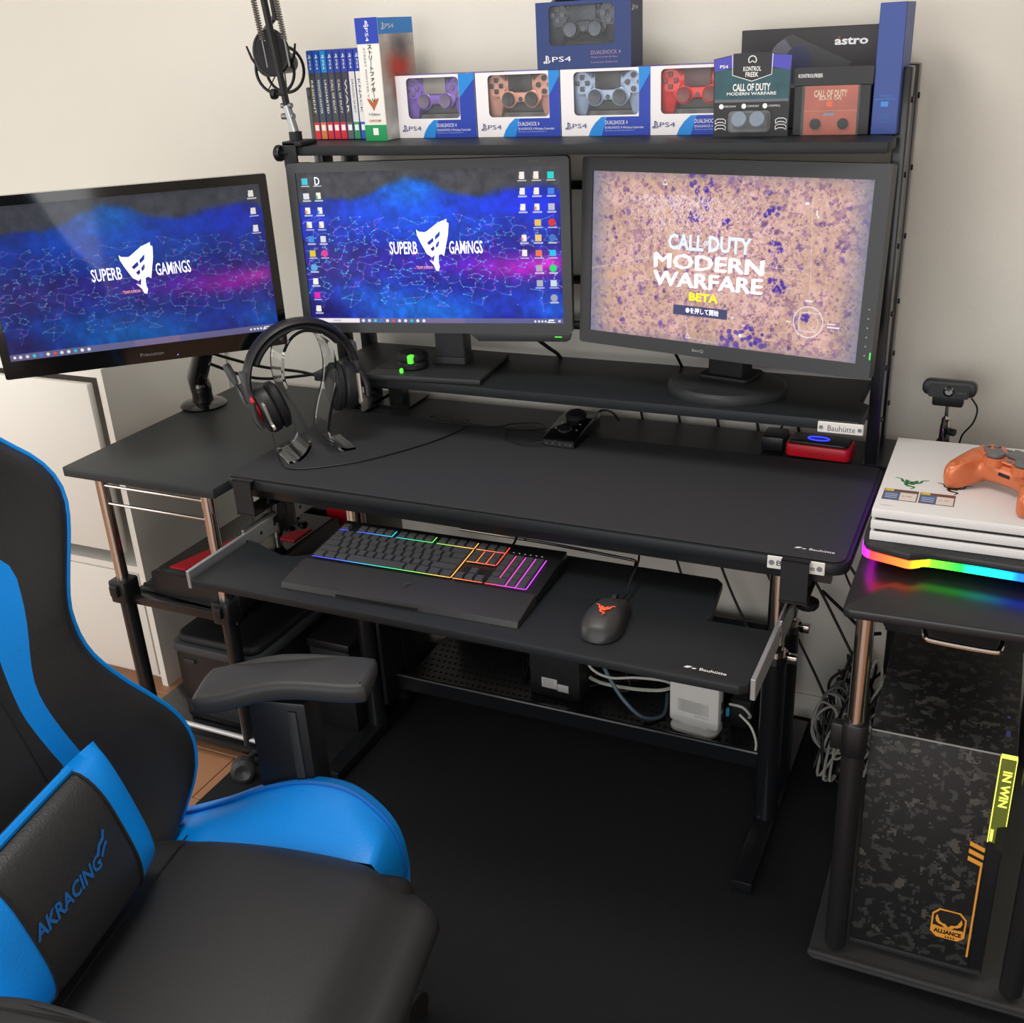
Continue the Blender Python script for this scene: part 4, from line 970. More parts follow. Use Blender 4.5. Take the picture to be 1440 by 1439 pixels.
for i, (head, mid_, foot, word, desc) in enumerate(cases):
    cx = -1.3595+i*.01605
    t = thing('game_case', 'blue topped game case with %s, %s' % (desc, ('first from the left', 'second from the left', 'third from the left', 'fourth from the left', 'fifth from the left', 'sixth from the left', 'second from the right', 'first from the right')[i]), 'game case', (cx, 1.972, SZ+.0004), group='game cases in a row on the top shelf')
    part('case', G().box((-.0076, 0, 0), (.0076, .135, .171), bev=.0015, seg=1), mat('case_blue', (34, 56, 140), .3), t)
    sp_ = part('spine_print', G().box((-.0066, -.0006, .034), (.0066, .0002, .129)), mat('spine_%d' % i, mid_, .35), t, smooth=0)
    part('spine_head', G().box((-.0066, -.0006, .129), (.0066, .0002, .1695)), mat('spine_head_%d' % i, head, .35), t, smooth=0)
    part('spine_foot', G().box((-.0066, -.0006, .0015), (.0066, .0002, .034)), mat('spine_foot_%d' % i, foot, .35), t, smooth=0)
    ps_mark(sp_, WHTINK, (0, -.0009, .159), X, Z, .0075)
    text(sp_, 'PS4', WHTINK, (0, -.0009, .1435), (0, 0, -1), X, w=.017, h=.0042)
    text(sp_, word, WHTINK if sum(mid_) < 500 else BLKINK, (0, -.0009, .083), (0, 0, -1), X, w=.064, h=.0048)
    part('rating_mark', G().box((-.0045, -.0009, .018), (.0045, -.0005, .029)), WHTINK, sp_, smooth=0)

# tall white box
t = thing('limited_edition_box', 'tall white boxed game set with green foot beside the game cases', 'box', (-1.199, 1.94, SZ+.0004))
part('carton', G().box((-.025, 0, 0), (.025, .135, .224), bev=.001, seg=1), mat('carton_plain', (228, 226, 220), .45), t)
sp_ = part('spine_print', G().box((-.025, -.0006, .178), (.025, .0002, .224)), PS_D, t, smooth=0)
part('spine_foot', G().box((-.025, -.0006, 0), (.025, .0002, .030)), mat('print_green', (24, 146, 84), .45), t, smooth=0)
ps_mark(sp_, WHTINK, (0, -.0009, .213), X, Z, .012); text(sp_, 'PS4', WHTINK, (0, -.0009, .194), (0, 0, -1), X, w=.024, h=.007)
text(sp_, '\n'.join('\u30b9\u30c8\u30ea\uff5c\u30c8\u30d5\u30a1\u30a4\u30bf\uff5c\u2164'), BLKINK, (.003, -.0009, .124), X, Z, w=.0105, h=.104, bold=.025)
text(sp_, 'STREET FIGHTER V', GREYINK, (-.0095, -.0009, .126), (0, 0, -1), X, w=.09, h=.004)
g = G(); g.flat([(-.0135, .012), (-.005, .009), (0, .003), (.005, .009), (.0135, .012), (.010, .004), (.004, -.004), (0, -.012), (-.004, -.004), (-.010, .004)], frame((0, -.0009, .068), X, Z)); part('emblem', g, mat('print_gold', (176, 96, 52), .4), sp_, smooth=0, fixn=False)
text(sp_, 'V-Edition', BLKINK, (0, -.0009, .050), X, Z, w=.026, h=.005)
text(sp_, 'CAPCOM', mat('print_brown', (190, 120, 70), .5), (0, -.0009, .038), X, Z, w=.027, h=.0045, bold=.03)
part('rating_mark', G().box((-.006, -.0009, .011), (.006, -.0005, .024)), WHTINK, sp_, smooth=0)
cv = part('cover_print', G().box((.0248, .001, .194), (.0256, .134, .223)), PS_L, t, smooth=0)
ps4_word(cv, WHTINK, (.0259, .036, .208), Y, Z, .048, .010)
art = Pic(54, 78); art.img[:] = (196, 192, 184)
for a in ((.55, .60, .30, .45, (84, 82, 84), .95), (.52, .30, .34, .14, (205, 62, 40), .95), (.60, .10, .2, .12, (96, 94, 96), .9), (.45, .55, .16, .1, (160, 60, 44), .6), (.2, .9, .2, .08, (230, 226, 220), .8)): art.blob(*a)
art.img *= (.85+.3*fbm(78, 54, 10, 5))[..., None]
ART = vcol_mat('cover_art', emit=False, rough=.4)
paint_screen('cover_picture', art, .133, .193, ART, t, M=frame((.0256, .001, .001), Y, Z))

# game controllers: built lying on their back, face up +Z, top edge to +Y
def controller(name, label, M, rgb, trans=0.0, pad=(30, 30, 34), btn=(40, 42, 48), group=None, metal=0.0, metrough=.35):
    t = thing_m(name, label, 'game controller', M, group)
    k_ = 'shell_%d_%d_%d' % rgb
    bm_ = mat(k_, rgb, metrough, metal=metal, trans=trans, coat=.2)
    pts = [(-.036, .040), (-.052, .047), (-.066, .042), (-.074, .022), (-.079, -.010), (-.080, -.045), (-.074, -.058), (-.062, -.058), (-.052, -.044), (-.043, -.022), (-.028, -.017), (-.012, -.014), (0, -.014)]
    full = pts + [(-x, y) for x, y in reversed(pts[:-1])]
    sm = [(p.x, p.y) for p in spline([(x, y, 0) for x, y in full] + [(full[0][0], full[0][1], 0)], 3)][:-1]
    g = G(); NR = 7; rings = []; n = len(sm)
    ctr = []
    for x, y in sm:   # medial line each outline point shrinks towards
        ax = math.copysign(min(abs(x), .066), x); ay = .018 if abs(x) < .05 and y > -.02 else max(-.046, min(.030, y))
        if abs(x) < .045: ax, ay = x*.9, .014
        ctr.append((ax, ay))
    for i in range(NR+1):
        a = -math.pi/2 + math.pi*i/NR; sc_ = .12+.88*math.cos(a)**.55; zz = math.sin(a)
        ring = []
        for (x, y), (cx_, cy_) in zip(sm, ctr):
            drop = -.016*max(0, (-y-.0)/.06)
            th = .017 if zz > 0 else .022
            ring.append(g.bm.verts.new((cx_+(x-cx_)*sc_, cy_+(y-cy_)*sc_, .024+zz*th+drop)))
        rings.append(ring)
    for A, B in zip(rings, rings[1:]):
        for q in range(n): g.bm.faces.new((A[q], A[(q+1) % n], B[(q+1) % n], B[q]))
    bmesh.ops.triangle_fill(g.bm, edges=[g.bm.edges.get((rings[-1][q], rings[-1][(q+1) % n])) for q in range(n)], use_beauty=True)
    bmesh.ops.triangle_fill(g.bm, edges=[g.bm.edges.get((rings[0][q], rings[0][(q+1) % n])) for q in range(n)], use_beauty=True)
    part('shell', g, bm_, t, smooth=60)
    zf = .0405
    part('touchpad', G().prism(rrect(-.026, .008, .026, .042, .004), .0025, Matrix.Translation((0, 0, zf)), bev=.001), mat('pad_%d_%d_%d' % pad, pad, .35), t)
    part('face_plate', G().prism(rrect(-.047, -.012, .047, .007, .009), .004, Matrix.Translation((0, 0, zf-.003)), bev=.002), bm_, t)
    BT = mat('button_%d_%d_%d' % btn, btn, .4)
    for sx in (-1, 1):
        d = part('disc', G().cyl((sx*.053, .020, zf-.012), (sx*.053, .020, zf), .0205, n=28), bm_, t)
        if sx < 0:
            for ax, ay in ((0, .0105), (0, -.0105), (.0105, 0), (-.0105, 0)):
                part('dpad_key', G().box((-.0045, -.0045, 0), (.0045, .0045, .0028), bev=.001, M=Matrix.Translation((sx*.053+ax, .020+ay, zf))), BT, d)
        else:
            for ax, ay in ((0, .0125), (0, -.0125), (.0125, 0), (-.0125, 0)):
                part('round_button', G().cyl((sx*.053+ax, .020+ay, zf), (sx*.053+ax, .020+ay, zf+.003), .0052, n=18), BT, d)
        st = part('stick', G().cyl((sx*.0255, -.006, zf-.004), (sx*.0255, -.006, zf+.005), .006).lathe([(0, .003), (.0125, .003), (.0135, .006), (.0130, .009), (.0100, .008), (0, .007)], Matrix.Translation((sx*.0255, -.006, zf)), n=24), BT, t)
        part('stick_ring', G().lathe([(.0140, -.01), (.0172, -.01), (.0172, .0015), (.0150, .003), (.0140, .0015)], Matrix.Translation((sx*.0255, -.006, zf)), n=28), bm_, t)
        part('small_button', G().box((sx*.031-.0016, .030, zf-.001), (sx*.031+.0016, .037, zf+.001), bev=.0008), BT, t)
        part('shoulder_button', G().prism(rrect(-.016, .040, .016, .049, .004), .010, Matrix.Translation((sx*.053, -.001, .026)), bev=.002), BT, t)
        part('trigger', G().prism(rrect(-.013, .036, .013, .047, .004), .014, Matrix.Translation((sx*.053, -.001, .010)), bev=.003), BT, t)
    part('home_button', G().cyl((0, -.006, zf), (0, -.006, zf+.0022), .0045, n=18), BT, t)
    part('audio_jack', G().box((-.010, -.0150, .018), (.010, -.0135, .0235), bev=.0008), BLKINK, t)
    return t

def ds_box(name, label, x0, y0, w_, h_, d_, dark, zb, win, ctl_label, rgb, trans, pad, btn, metal=0.0, words='WIRELESS CONTROLLER'):
    t = thing(name, label, 'box', (x0, y0, zb), group=None)
    cm = PS_N if dark else CARD
    th = .0012
    wx0, wx1, wz0, wz1 = win
    fr_ = frame((0, 0, 0), X, Z)     # n = -Y
    part('front_panel', G().holed([(0, 0), (w_, 0), (w_, h_), (0, h_)], [rrect(wx0, wz0, wx1, wz1, .008)], -th, fr_), cm, t, smooth=0)
    part('carton', G().box((0, th, 0), (th, d_, h_)).box((w_-th, th, 0), (w_, d_, h_)).box((th, d_-th, 0), (w_-th, d_, h_)).box((th, th, 0), (w_-th, d_-th, th)), mat('carton_inside', (150, 150, 156), .6) if not dark else mat('carton_navy', (46, 56, 92), .5), t, smooth=0)
    part('lid', G().box((0, th*.5, h_-th), (w_, d_, h_)), PS_N if dark else VIO, t, smooth=0)
    part('window_film', G().box((wx0-.002, th, wz0-.002), (wx1+.002, th+.0004, wz1+.002)), CLEAR, t, smooth=0)
    if not dark:
        g = G(); g.flat([(wx1+.0005, wz0-.006), (w_, wz0-.006), (w_, h_), (wx1+.0005, h_)], frame((0, -.0003, 0), X, Z)); p1 = part('blue_print', g, PS_D, t, smooth=0, fixn=False)
        g = G(); g.flat([(wx1+.0005, h_*.62), (w_, h_*.92), (w_, h_), (wx1+.0005, h_)], frame((0, -.0005, 0), X, Z)); part('blue_print', g, PS_L, t, smooth=0, fixn=False)
        g = G(); g.flat([(w_*.31, 0), (w_*.34, h_*.10), (w_*.39, h_*.20), (w_*.46, h_*.285), (w_*.60, h_*.285), (w_*.60, 0)], frame((0, -.0005, 0), X, Z)); part('blue_print', g, PS_L, t, smooth=0, fixn=False)
        g = G(); g.flat([(w_*.46, 0), (w_*.52, h_*.285), (w_, h_*.285), (w_, 0)], frame((0, -.0006, 0), X, Z)); part('blue_print', g, PS_D, t, smooth=0, fixn=False)
        ps4_word(t, mat('print_indigo', (88, 84, 140), .5), (w_*.175, -.0008, h_*.155), X, Z, w_*.25, h_*.085)
        text(t, 'DUALSHOCK 4', WHTINK, (w_*.50, -.0009, h_*.20), X, Z, w=w_*.25, h=h_*.06, align='L')
        text(t, 'DUALSHOCK 4 Wireless Controller', WHTINK, (w_*.50, -.0009, h_*.125), X, Z, w=w_*.43, h=h_*.035, align='L')
        text(t, 'Manette sans fil DUALSHOCK 4', mat('print_pale', (150, 180, 220), .5), (w_*.50, -.0009, h_*.08), X, Z, w=w_*.33, h=h_*.022, align='L')
    else:
        ps4_word(t, WHTINK, (w_*.225, -.0008, h_*.155), X, Z, w_*.31, h_*.095)
        pk = mat('print_rose', (170, 140, 168), .5)
        text(t, 'DUALSHOCK 4', pk, (w_*.585, -.0009, h_*.235), X, Z, w=w_*.31, h=h_*.06, align='L')
        text(t, 'Wireless Controller 500 Million', pk, (w_*.585, -.0009, h_*.165), X, Z, w=w_*.28, h=h_*.025, align='L')
        text(t, 'Limited Edition', pk, (w_*.585, -.0009, h_*.09), X, Z, w=w_*.28, h=h_*.025, align='L')
        ps4_word(t, WHTINK, (w_+.0003, d_*.35, h_*.86), Y, Z, d_*.5, h_*.07)
    cx_ = (wx0+wx1)/2; sc_ = .94
    M = Matrix.Translation((x0+cx_, y0+.008+.0445*sc_, zb+wz0+(wz1-wz0)*.54-.004)) @ frame((0, 0, 0), X, Z) @ Matrix.Scale(sc_, 4) 
    controller('game_controller', ctl_label, M, rgb, trans, pad, btn, metal=metal)
    # cradle that carries the controller in its carton
    part('cradle', G().box((.012, .030, th), (w_-.012, d_-.004, wz0+.006)).box((.012, .0575, wz0+.006), (w_-.012, d_-.003, h_-.006)), mat('cradle_grey', (124, 124, 122), .6) if not dark else mat('cradle_dark', (40, 46, 54), .6), t, smooth=0)
    return t
BOXY = 1.988; BZ = SZ+.0004
ds_box('controller_box', 'white and blue controller box showing a purple controller, beside tall white box', -1.1735, BOXY, .1745, .1165, .066, False, BZ, (.024, .140, .036, .1115), 'translucent purple game controller seen through its box window', (126, 92, 190), 0.0, (128, 124, 120), (104, 92, 118))
ds_box('controller_box', 'white and blue controller box showing a copper controller, below the navy box', -.9965, BOXY, .1745, .1165, .066, False, BZ, (.026, .152, .036, .1115), 'rose copper game controller with black touchpad seen through its box window', (206, 150, 132), 0.0, (34, 32, 34), (50, 48, 48), metal=.15)
ds_box('controller_box', 'white and blue controller box showing a silver blue controller', -.8200, BOXY, .1745, .1165, .066, False, BZ, (.026, .152, .036, .1115), 'silver blue game controller with grey buttons seen through its box window', (158, 176, 204), 0.0, (46, 46, 48), (70, 74, 84), metal=.15)
ds_box('controller_box', 'white and blue controller box showing a red controller', -.6500, BOXY, .1745, .1165, .066, False, BZ, (.024, .152, .036, .1115), 'bright red game controller seen through its box window', (222, 40, 36), 0.0, (86, 50, 50), (120, 60, 58))
ds_box('controller_box', 'navy controller box standing on top of the white boxes', -.865, BOXY+.0, .183, .1135, .066, True, BZ+.117, (.026, .152, .040, .107), 'dark navy game controller seen through the window of the navy box', (24, 32, 46), 0.0, (34, 40, 54), (70, 78, 92))
t = thing('black_gadget_box', 'flat black box lying on top of the navy controller box', 'box', (-.775, BOXY+.034, BZ+.231))
part('carton', G().box((-.055, -.03, 0), (.055, .03, .022), bev=.003), BLKM, t)
part('band', G().box((-.056, -.031, .008), (.056, .031, .012), bev=.001), mat('strap_navy', (40, 60, 96), .5), t)

# headset carton at the back
t = thing('headset_carton', 'wide charcoal carton standing behind the thumb grip packs', 'box', (-.385, 2.075, BZ))
CH = mat('carton_charcoal', (50, 48, 50), .5)
part('carton', G().box((-.119, 0, 0), (.119, .045, .166), bev=.001, seg=1), CH, t)
text(t, 'astro', WHTINK, (.071, -.0006, .142), X, Z, w=.056, h=.012, bold=.03)
part('red_dot', G().box((.049, -.0008, .147), (.052, -.0004, .1495)), RED, t, smooth=0)
g = G(); g.flat([(.04*math.cos(a)-.030, .11+.042*math.sin(a)) for a in [2*math.pi*k_/28 for k_ in range(28)]], frame((0, -.0004, 0), X, Z)); part('cup_picture', g, mat('print_grey', (104, 106, 116), .5), t, smooth=0, fixn=False)
g = G(); g.flat([(.024*math.cos(a)-.018, .106+.032*math.sin(a)) for a in [2*math.pi*k_/28 for k_ in range(28)]], frame((0, -.0007, 0), X, Z)); part('cup_picture', g, mat('print_slate', (64, 66, 96), .5), t, smooth=0, fixn=False)
g = G(); g.flat([(-.045, .152), (-.03, .156), (.075, .108), (.065, .098), (.0, .098)], frame((0, -.0005, 0), X, Z)); part('cup_picture', g, mat('print_dim', (72, 72, 76), .5), t, smooth=0, fixn=False)

# two thumb grip packs
ORG = mat('print_orange', (196, 84, 52), .5)
t = thing('thumb_grip_pack', 'black blister pack with teal art and blue grey thumb grips', 'pack', (-.4525, 1.945, BZ))
lean = part('card', G().prism([(-.064, 0), (.064, 0), (.066, .128), (.034, .131), (.016, .134), (-.016, .134), (-.034, .131), (-.066, .125)], .0018, frame((0, 0, 0), X, Z)), mat('pack_black', (34, 34, 37), .45), t, smooth=0)
g = G(); g.flat([(-.063, .060), (.063, .060), (.064, .108), (-.064, .108)], frame((0, -.0021, 0), X, Z)); part('art_print', g, mat('print_teal', (44, 84, 92), .5, var=.5, vscale=40), t, smooth=0, fixn=False)
g = G(); g.flat([(-.064, .105), (-.031, .111), (-.031, .1305), (-.0655, .124)], frame((0, -.0022, 0), X, Z)); g.flat([(.031, .111), (.064, .105), (.0655, .1275), (.031, .1305)], frame((0, -.0022, 0), X, Z)); part('blue_tab', g, VIO, t, smooth=0, fixn=False)
g = G(); g.flat([(-.032, .098), (0, .089), (.032, .098), (.032, .133), (-.032, .133)], frame((0, -.0023, 0), X, Z)); part('badge', g, mat('pack_black', (34, 34, 37), .45), t, smooth=0, fixn=False)
g = G(); ribbon(g, [(-.034, .131), (-.033, .099), (0, .089), (.033, .099), (.034, .131)], .0012, frame((0, -.0025, 0), X, Z)); ribbon(g, [(.0065*math.cos(a), .122+.0065*math.sin(a)) for a in [math.radians(-40+260*k_/16) for k_ in range(17)]], .0016, frame((0, -.0025, 0), X, Z)); ribbon(g, [(-.004, .118), (0, .121), (.004, .118)], .0014, frame((0, -.0025, 0), X, Z)); part('badge_line', g, WHTINK, t, smooth=0, fixn=False)
text(t, 'KONTROL', WHTINK, (0, -.0026, .1085), X, Z, w=.030, h=.0075, bold=.02); text(t, 'FREEK', WHTINK, (0, -.0026, .0995), X, Z, w=.022, h=.0075, bold=.02)
text(t, 'PS4', WHTINK, (-.048, -.0026, .113), X, Z, w=.014, h=.005, bold=.02)
text(t, 'CALL OF DUTY', WHTINK, (0, -.0026, .0795), X, Z, w=.064, h=.012, bold=.03); text(t, 'MODERN WARFARE', WHTINK, (0, -.0026, .0695), X, Z, w=.084, h=.005, bold=.02)
part('grey_band', G().box((-.063, -.0024, .056), (.063, -.0019, .0605)), mat('print_grey', (104, 106, 116), .5), t, smooth=0)
for x, s_ in ((-.036, 'PRECISION'), (.004, 'COMFORT'), (.040, 'CONTROL')): text(t, s_, WHTINK, (x, -.0026, .0495), X, Z, w=.020, h=.003); 
g = G()
for x in (-.051, -.012, .024): g.flat([(x+.0042*math.cos(a*math.pi/6), .0495+.0042*math.sin(a*math.pi/6)) for a in range(12)], frame((0, -.0026, 0), X, Z))
part('round_mark', g, WHTINK, t, smooth=0, fixn=False)
g = G()
for sx in (-.052, .052):
    M = frame((sx, -.0026, .018), X, Z)
    for yo in (.006, -.004): ribbon(g, [(-.009, -.003+yo), (-.009, .003+yo), (-.005, .0055+yo), (.005, .0055+yo), (.009, .003+yo), (.009, -.003+yo), (.004, yo), (-.004, yo), (-.009, -.003+yo)], .0012, M)
part('pad_outline', g, WHTINK, t, smooth=0, fixn=False)
bl = part('blister', G().prism(rrect(-.035, .008, .035, .043, .007), .020, frame((0, -.0018, 0), X, Z), bev=.004), mat('blister_clear', (235, 240, 245), .05, alpha=.12), t)
for x in (-.017, .014): part('thumb_grip', G().lathe([(0, 0), (.012, 0), (.0125, .004), (.011, .006), (.012, .010), (.0125, .013), (0, .0125)], frame((x, -.004, .026), X, (0, .35, 1)), n=28), mat('grip_blue', (98, 116, 138), .5), bl)

t = thing('thumb_grip_pack', 'black boxed thumb grip pack with orange window and two black grips', 'pack', (-.3205, 1.952, BZ))
part('carton', G().box((-.062, .0, 0), (.062, .036, .080), bev=.001, seg=1).prism([(-.0635, .078), (.0635, .078), (.0645, .1055), (.060, .1065), (-.060, .1065), (-.0645, .104)], .002, frame((0, .002, 0), X, Z)), mat('pack_black', (34, 34, 37), .45), t)
g = G(); g.flat([(-.044, .001), (.042, .001), (.042, .078), (-.044, .078)], frame((0, -.0005, 0), X, Z)); w_ = part('orange_window', g, mat('print_orange_art', (172, 78, 54), .4, var=.45, vscale=35), t, smooth=0, fixn=False)
part('window_film', G().box((-.048, -.0045, 0), (.046, -.004, .079)), CLEAR, t, smooth=0)
text(t, 'KONTROLFREEK', WHTINK, (-.036, -.0006, .094), X, Z, w=.040, h=.006, bold=.02)
text(t, 'CALL OF DUTY', mat('print_cream', (220, 196, 170), .5), (-.002, -.0009, .066), X, Z, w=.054, h=.011, bold=.03); text(t, 'BLACK OPS', mat('print_cream', (220, 196, 170), .5), (-.002, -.0009, .058), X, Z, w=.036, h=.005, bold=.02)
part('orange_mark', G().box((-.008, -.0009, .045), (.002, -.0005, .054)), mat('print_bright_orange', (226, 92, 40), .5), w_, smooth=0)
part('blue_mark', G().box((-.012, -.0009, .031), (.006, -.0005, .035)), mat('print_grey_blue', (120, 136, 160), .5), w_, smooth=0)
g = G(); 
for i in range(26): g.flat([(-.043+i*.0033, .0385), (-.0415+i*.0033, .0385), (-.0415+i*.0033, .0392), (-.043+i*.0033, .0392)], frame((0, -.0009, 0), X, Z))
part('dotted_line', g, mat('print_cream', (220, 196, 170), .5), w_, smooth=0, fixn=False)
for x in (-.0245, .0205): part('thumb_grip', G().lathe([(0, 0), (.0085, 0), (.0088, .003), (.007, .0035), (0, .003)], frame((x, -.0005, .0185), X, Z), n=24), BLKM, t)

t = thing('tall_blue_box', 'tall slim blue box at the right end of the top shelf', 'box', (-.2345, 1.955, BZ))
BB = mat('carton_blue', (54, 78, 150), .45)
part('carton', G().box((-.0205, 0, 0), (.0205, .12, .198), bev=.001, seg=1), BB, t)
lb = mat('print_azure', (70, 140, 220), .5)
text(t, 'Wireless', lb, (0, -.0006, .060), X, Z, w=.020, h=.003); text(t, 'Stereo Headset', lb, (0, -.0006, .055), X, Z, w=.033, h=.003)
part('azure_mark', G().box((-.0075, -.0007, .043), (.0045, -.0003, .051), bev=.0002), lb, t, smooth=0)
for z, s_ in ((.031, 'HEADSET'), (.026, 'KOPFHOERER'), (.019, 'CASQUE')): text(t, s_, lb, (.001, -.0006, z), X, Z, w=.013, h=.0018)

# ------------------------------------------------------------------ microphone on its spring arm
MB_ = V((-1.345, 1.872, SZ))
t = thing('microphone_arm', 'black spring arm microphone clamped to the left end of the top shelf', 'microphone', MB_)
part('clamp', G().box((-.016, -.028, -.040), (.016, .020, -.034), bev=.002).box((-.016, -.028, -.040), (.016, -.022, .010), bev=.002).box((-.016, -.028, .0006), (.030, .030, .010), bev=.003).cyl((0, 0, .01), (0, 0, .026), .013), BLKM, t)
part('clamp_knob', G().lathe([(0, 0), (.014, 0), (.016, .003), (.016, .010), (.012, .014), (0, .014)], Matrix.Translation((-.020, -.025, -.012)) @ Matrix.Rotation(math.radians(-90), 4, 'Y'), n=14).cyl((-.022, -.025, -.012), (-.004, -.025, -.012), .004), BLK, t)
a0, a1, a2 = V((0, 0, .026)), V((-.012, .0, .075)), V((-.055, -.005, .48))
part('pivot', G().cyl(a0, a1, .008).cyl(a1+V((-.014, 0, -.02)), a1+V((.014, 0, -.02)), .006).cyl(a1+V((-.012, 0, 0)), a1+V((.012, 0, 0)), .005), STEEL, t)
part('lower_arm', G().tube([a0, a1, a1.lerp(a2, .5), a2], .0075, n=6), BLK, t)
part('upper_arm', G().tube([a2+V((0, .01, 0)), V((-.064, .06, .36)), V((-.062, .07, .23))], .007, n=6), BLK, t)
d = (a2-a1).normalized()
for s_ in (-.024, .028):
    b0 = a1.lerp(a2, .20)+V((s_, 0, 0)); b1 = a1.lerp(a2, .98)+V((s_, 0, 0)); pts = []
    NT = 60
    side = V((1, 0, 0)); up = V((0, 1, 0))
    for i in range(NT*6+1):
        a = 2*math.pi*i/6; pts.append(b0.lerp(b1, .12+.84*i/(NT*6)) + (side*math.cos(a)+up*math.sin(a))*.0056)
    sp_ = part('spring', G().tube(pts, .0013, n=4), mat('spring_steel', (150, 148, 142), .35, metal=.8), t)
    part('spring_rod', G().cyl(b0+V((0, 0, -.01)), b0.lerp(b1, .14), .0016, n=6), STEEL, sp_)
part('tension_knob', G().lathe([(0, 0), (.009, 0), (.010, .002), (.010, .009), (0, .010)], Matrix.Translation(a1+V((-.018, -.005, .022))) @ Matrix.Rotation(math.radians(-90), 4, 'Y'), n=12).cyl(a1+V((-.02, -.005, .022)), a1+V((.0, -.005, .02)), .003), BLK, t)
mc = V((-.083, .085, .150))   # microphone points at the seat, seen end on behind the arm
m_ = part('mic_body', G().lathe([(0, -.06), (.016, -.058), (.020, -.052), (.020, .0), (.023, .01), (.023, .045), (.018, .056), (0, .06)], Matrix.Translation(mc) @ Matrix.Rotation(math.radians(90), 4, 'X') @ Matrix.Rotation(.15, 4, 'Y'), n=24), BLK, t)
for y in (-.012, .022): part('shock_ring', G().tube([mc+V((.047*math.cos(a), y, -.012+.044*math.sin(a))) for a in [2*math.pi*k_/32 for k_ in range(32)]], .0034, n=6, closed=True), BLK, m_)
for a in range(0, 360, 60):
    c_, s_ = math.cos(math.radians(a)), math.sin(math.radians(a))
    part('shock_strap', G().cyl(mc+V((.046*c_, -.012, -.012+.043*s_)), mc+V((.021*c_, .006, .021*s_)), .0013, n=5), BLK, m_)
for sx in (-1, 1): part('shock_fin', G().tube([mc+V((sx*.040, -.012, -.006)), mc+V((sx*.052, -.014, .012)), mc+V((sx*.060, -.016, .036))], [.0032, .003, .0022], n=6), BLK, m_)
pc = mc+V((.038, -.070, .022))
pf = part('pop_filter', G().cyl(pc, pc+V((0, .003, 0)), .040, n=40), mat('filter_cloth', (34, 34, 38), .85), t)
part('filter_hoop', G().tube([pc+V((.041*math.cos(a), .0015, .041*math.sin(a))) for a in [2*math.pi*k_/40 for k_ in range(40)]], .0032, n=8, closed=True), BLK, pf)
part('mic_bracket', G().tube([mc+V((0, .005, .032)), mc+V((-.02, -.005, .06)), V((-.060, .07, .24))], .006, n=8).cyl(pc+V((0, .0, .038)), mc+V((-.01, -.005, .045)), .004), BLK, t)
# ------------------------------------------------------------------ computer rack at the right
RX, RY, RT = -.019, 1.74, .710
t = thing('computer_rack', 'narrow black rack on chrome and black legs carrying the white console', 'rack', (RX, RY, 0))
def L(x, y, z): return (x - RX, y - RY, z)
part('tabletop', G().prism([(x-RX, y-RY+.030*(x+.171)*(y < 1.8)) for x, y in rrect(-.171, 1.424, .190, 2.13, (.012,)*4)], .015, Matrix.Translation((0, 0, RT-.015)), bev=.003), mat('rack_top_black', (32, 32, 36), .30, var=.08, vscale=150, spec=.5), t)
for x in (-.1400, .1345):
    for y in (1.452, 2.09):
        part('leg', G().cyl(L(x, y, .50), L(x, y, RT-.015), .0135, n=20), CHROME, t, label='chrome upper leg tube')
        part('leg_sleeve', G().cyl(L(x, y, .05), L(x, y, .49), .0175, n=20), mat('sleeve_black', (30, 30, 31), .38), t, label='black lower leg tube')
        part('clamp', G().prism(rrect(-.019, -.019, .019, .019, .012), .06, Matrix.Translation(L(x, y, .445)), bev=.003).box((x-RX-.036, y-RY-.010, .450), (x-RX-.014, y-RY+.008, .498), bev=.004), BLK, t)
bp = part('bottom_plate', G().prism([(x-RX, y-RY) for x, y in rrect(-.180, 1.418, .170, 2.12, .012)], .008, Matrix.Translation((0, 0, .032)), bev=.002).box(L(-.180, 1.418, .038), L(.170, 1.426, .048), bev=.002).box(L(-.180, 2.112, .038), L(.170, 2.12, .048), bev=.002), mat('plate_grey', (56, 56, 57), .5), t)
for x in (-.14, .13):
    for y in (1.46, 2.07):
        part('caster', G().cyl(L(x-.012, y, .0185), L(x+.012, y, .0185), .0135, n=18).box(L(x-.009, y-.009, .022), L(x+.009, y+.009, .033)), RUB, t)
dr = part('drawer', G().box(L(-.118, 1.525, .628), L(.112, 2.05, .6945), bev=.002), BLKM, t)
part('handle', G().tube([L(*p) for p in spline([(-.061, 1.526, .657), (-.061, 1.508, .655), (-.058, 1.494, .648), (-.047, 1.490, .644), (.033, 1.490, .642), (.043, 1.494, .645), (.046, 1.508, .652), (.046, 1.526, .654)], 5)], .0048, n=10), CHROME, dr, label='chrome bar handle')
part('back_brace', G().cyl(L(-.14, 2.09, .22), L(-.10, 2.12, .66), .004, n=8), STEELB, t)

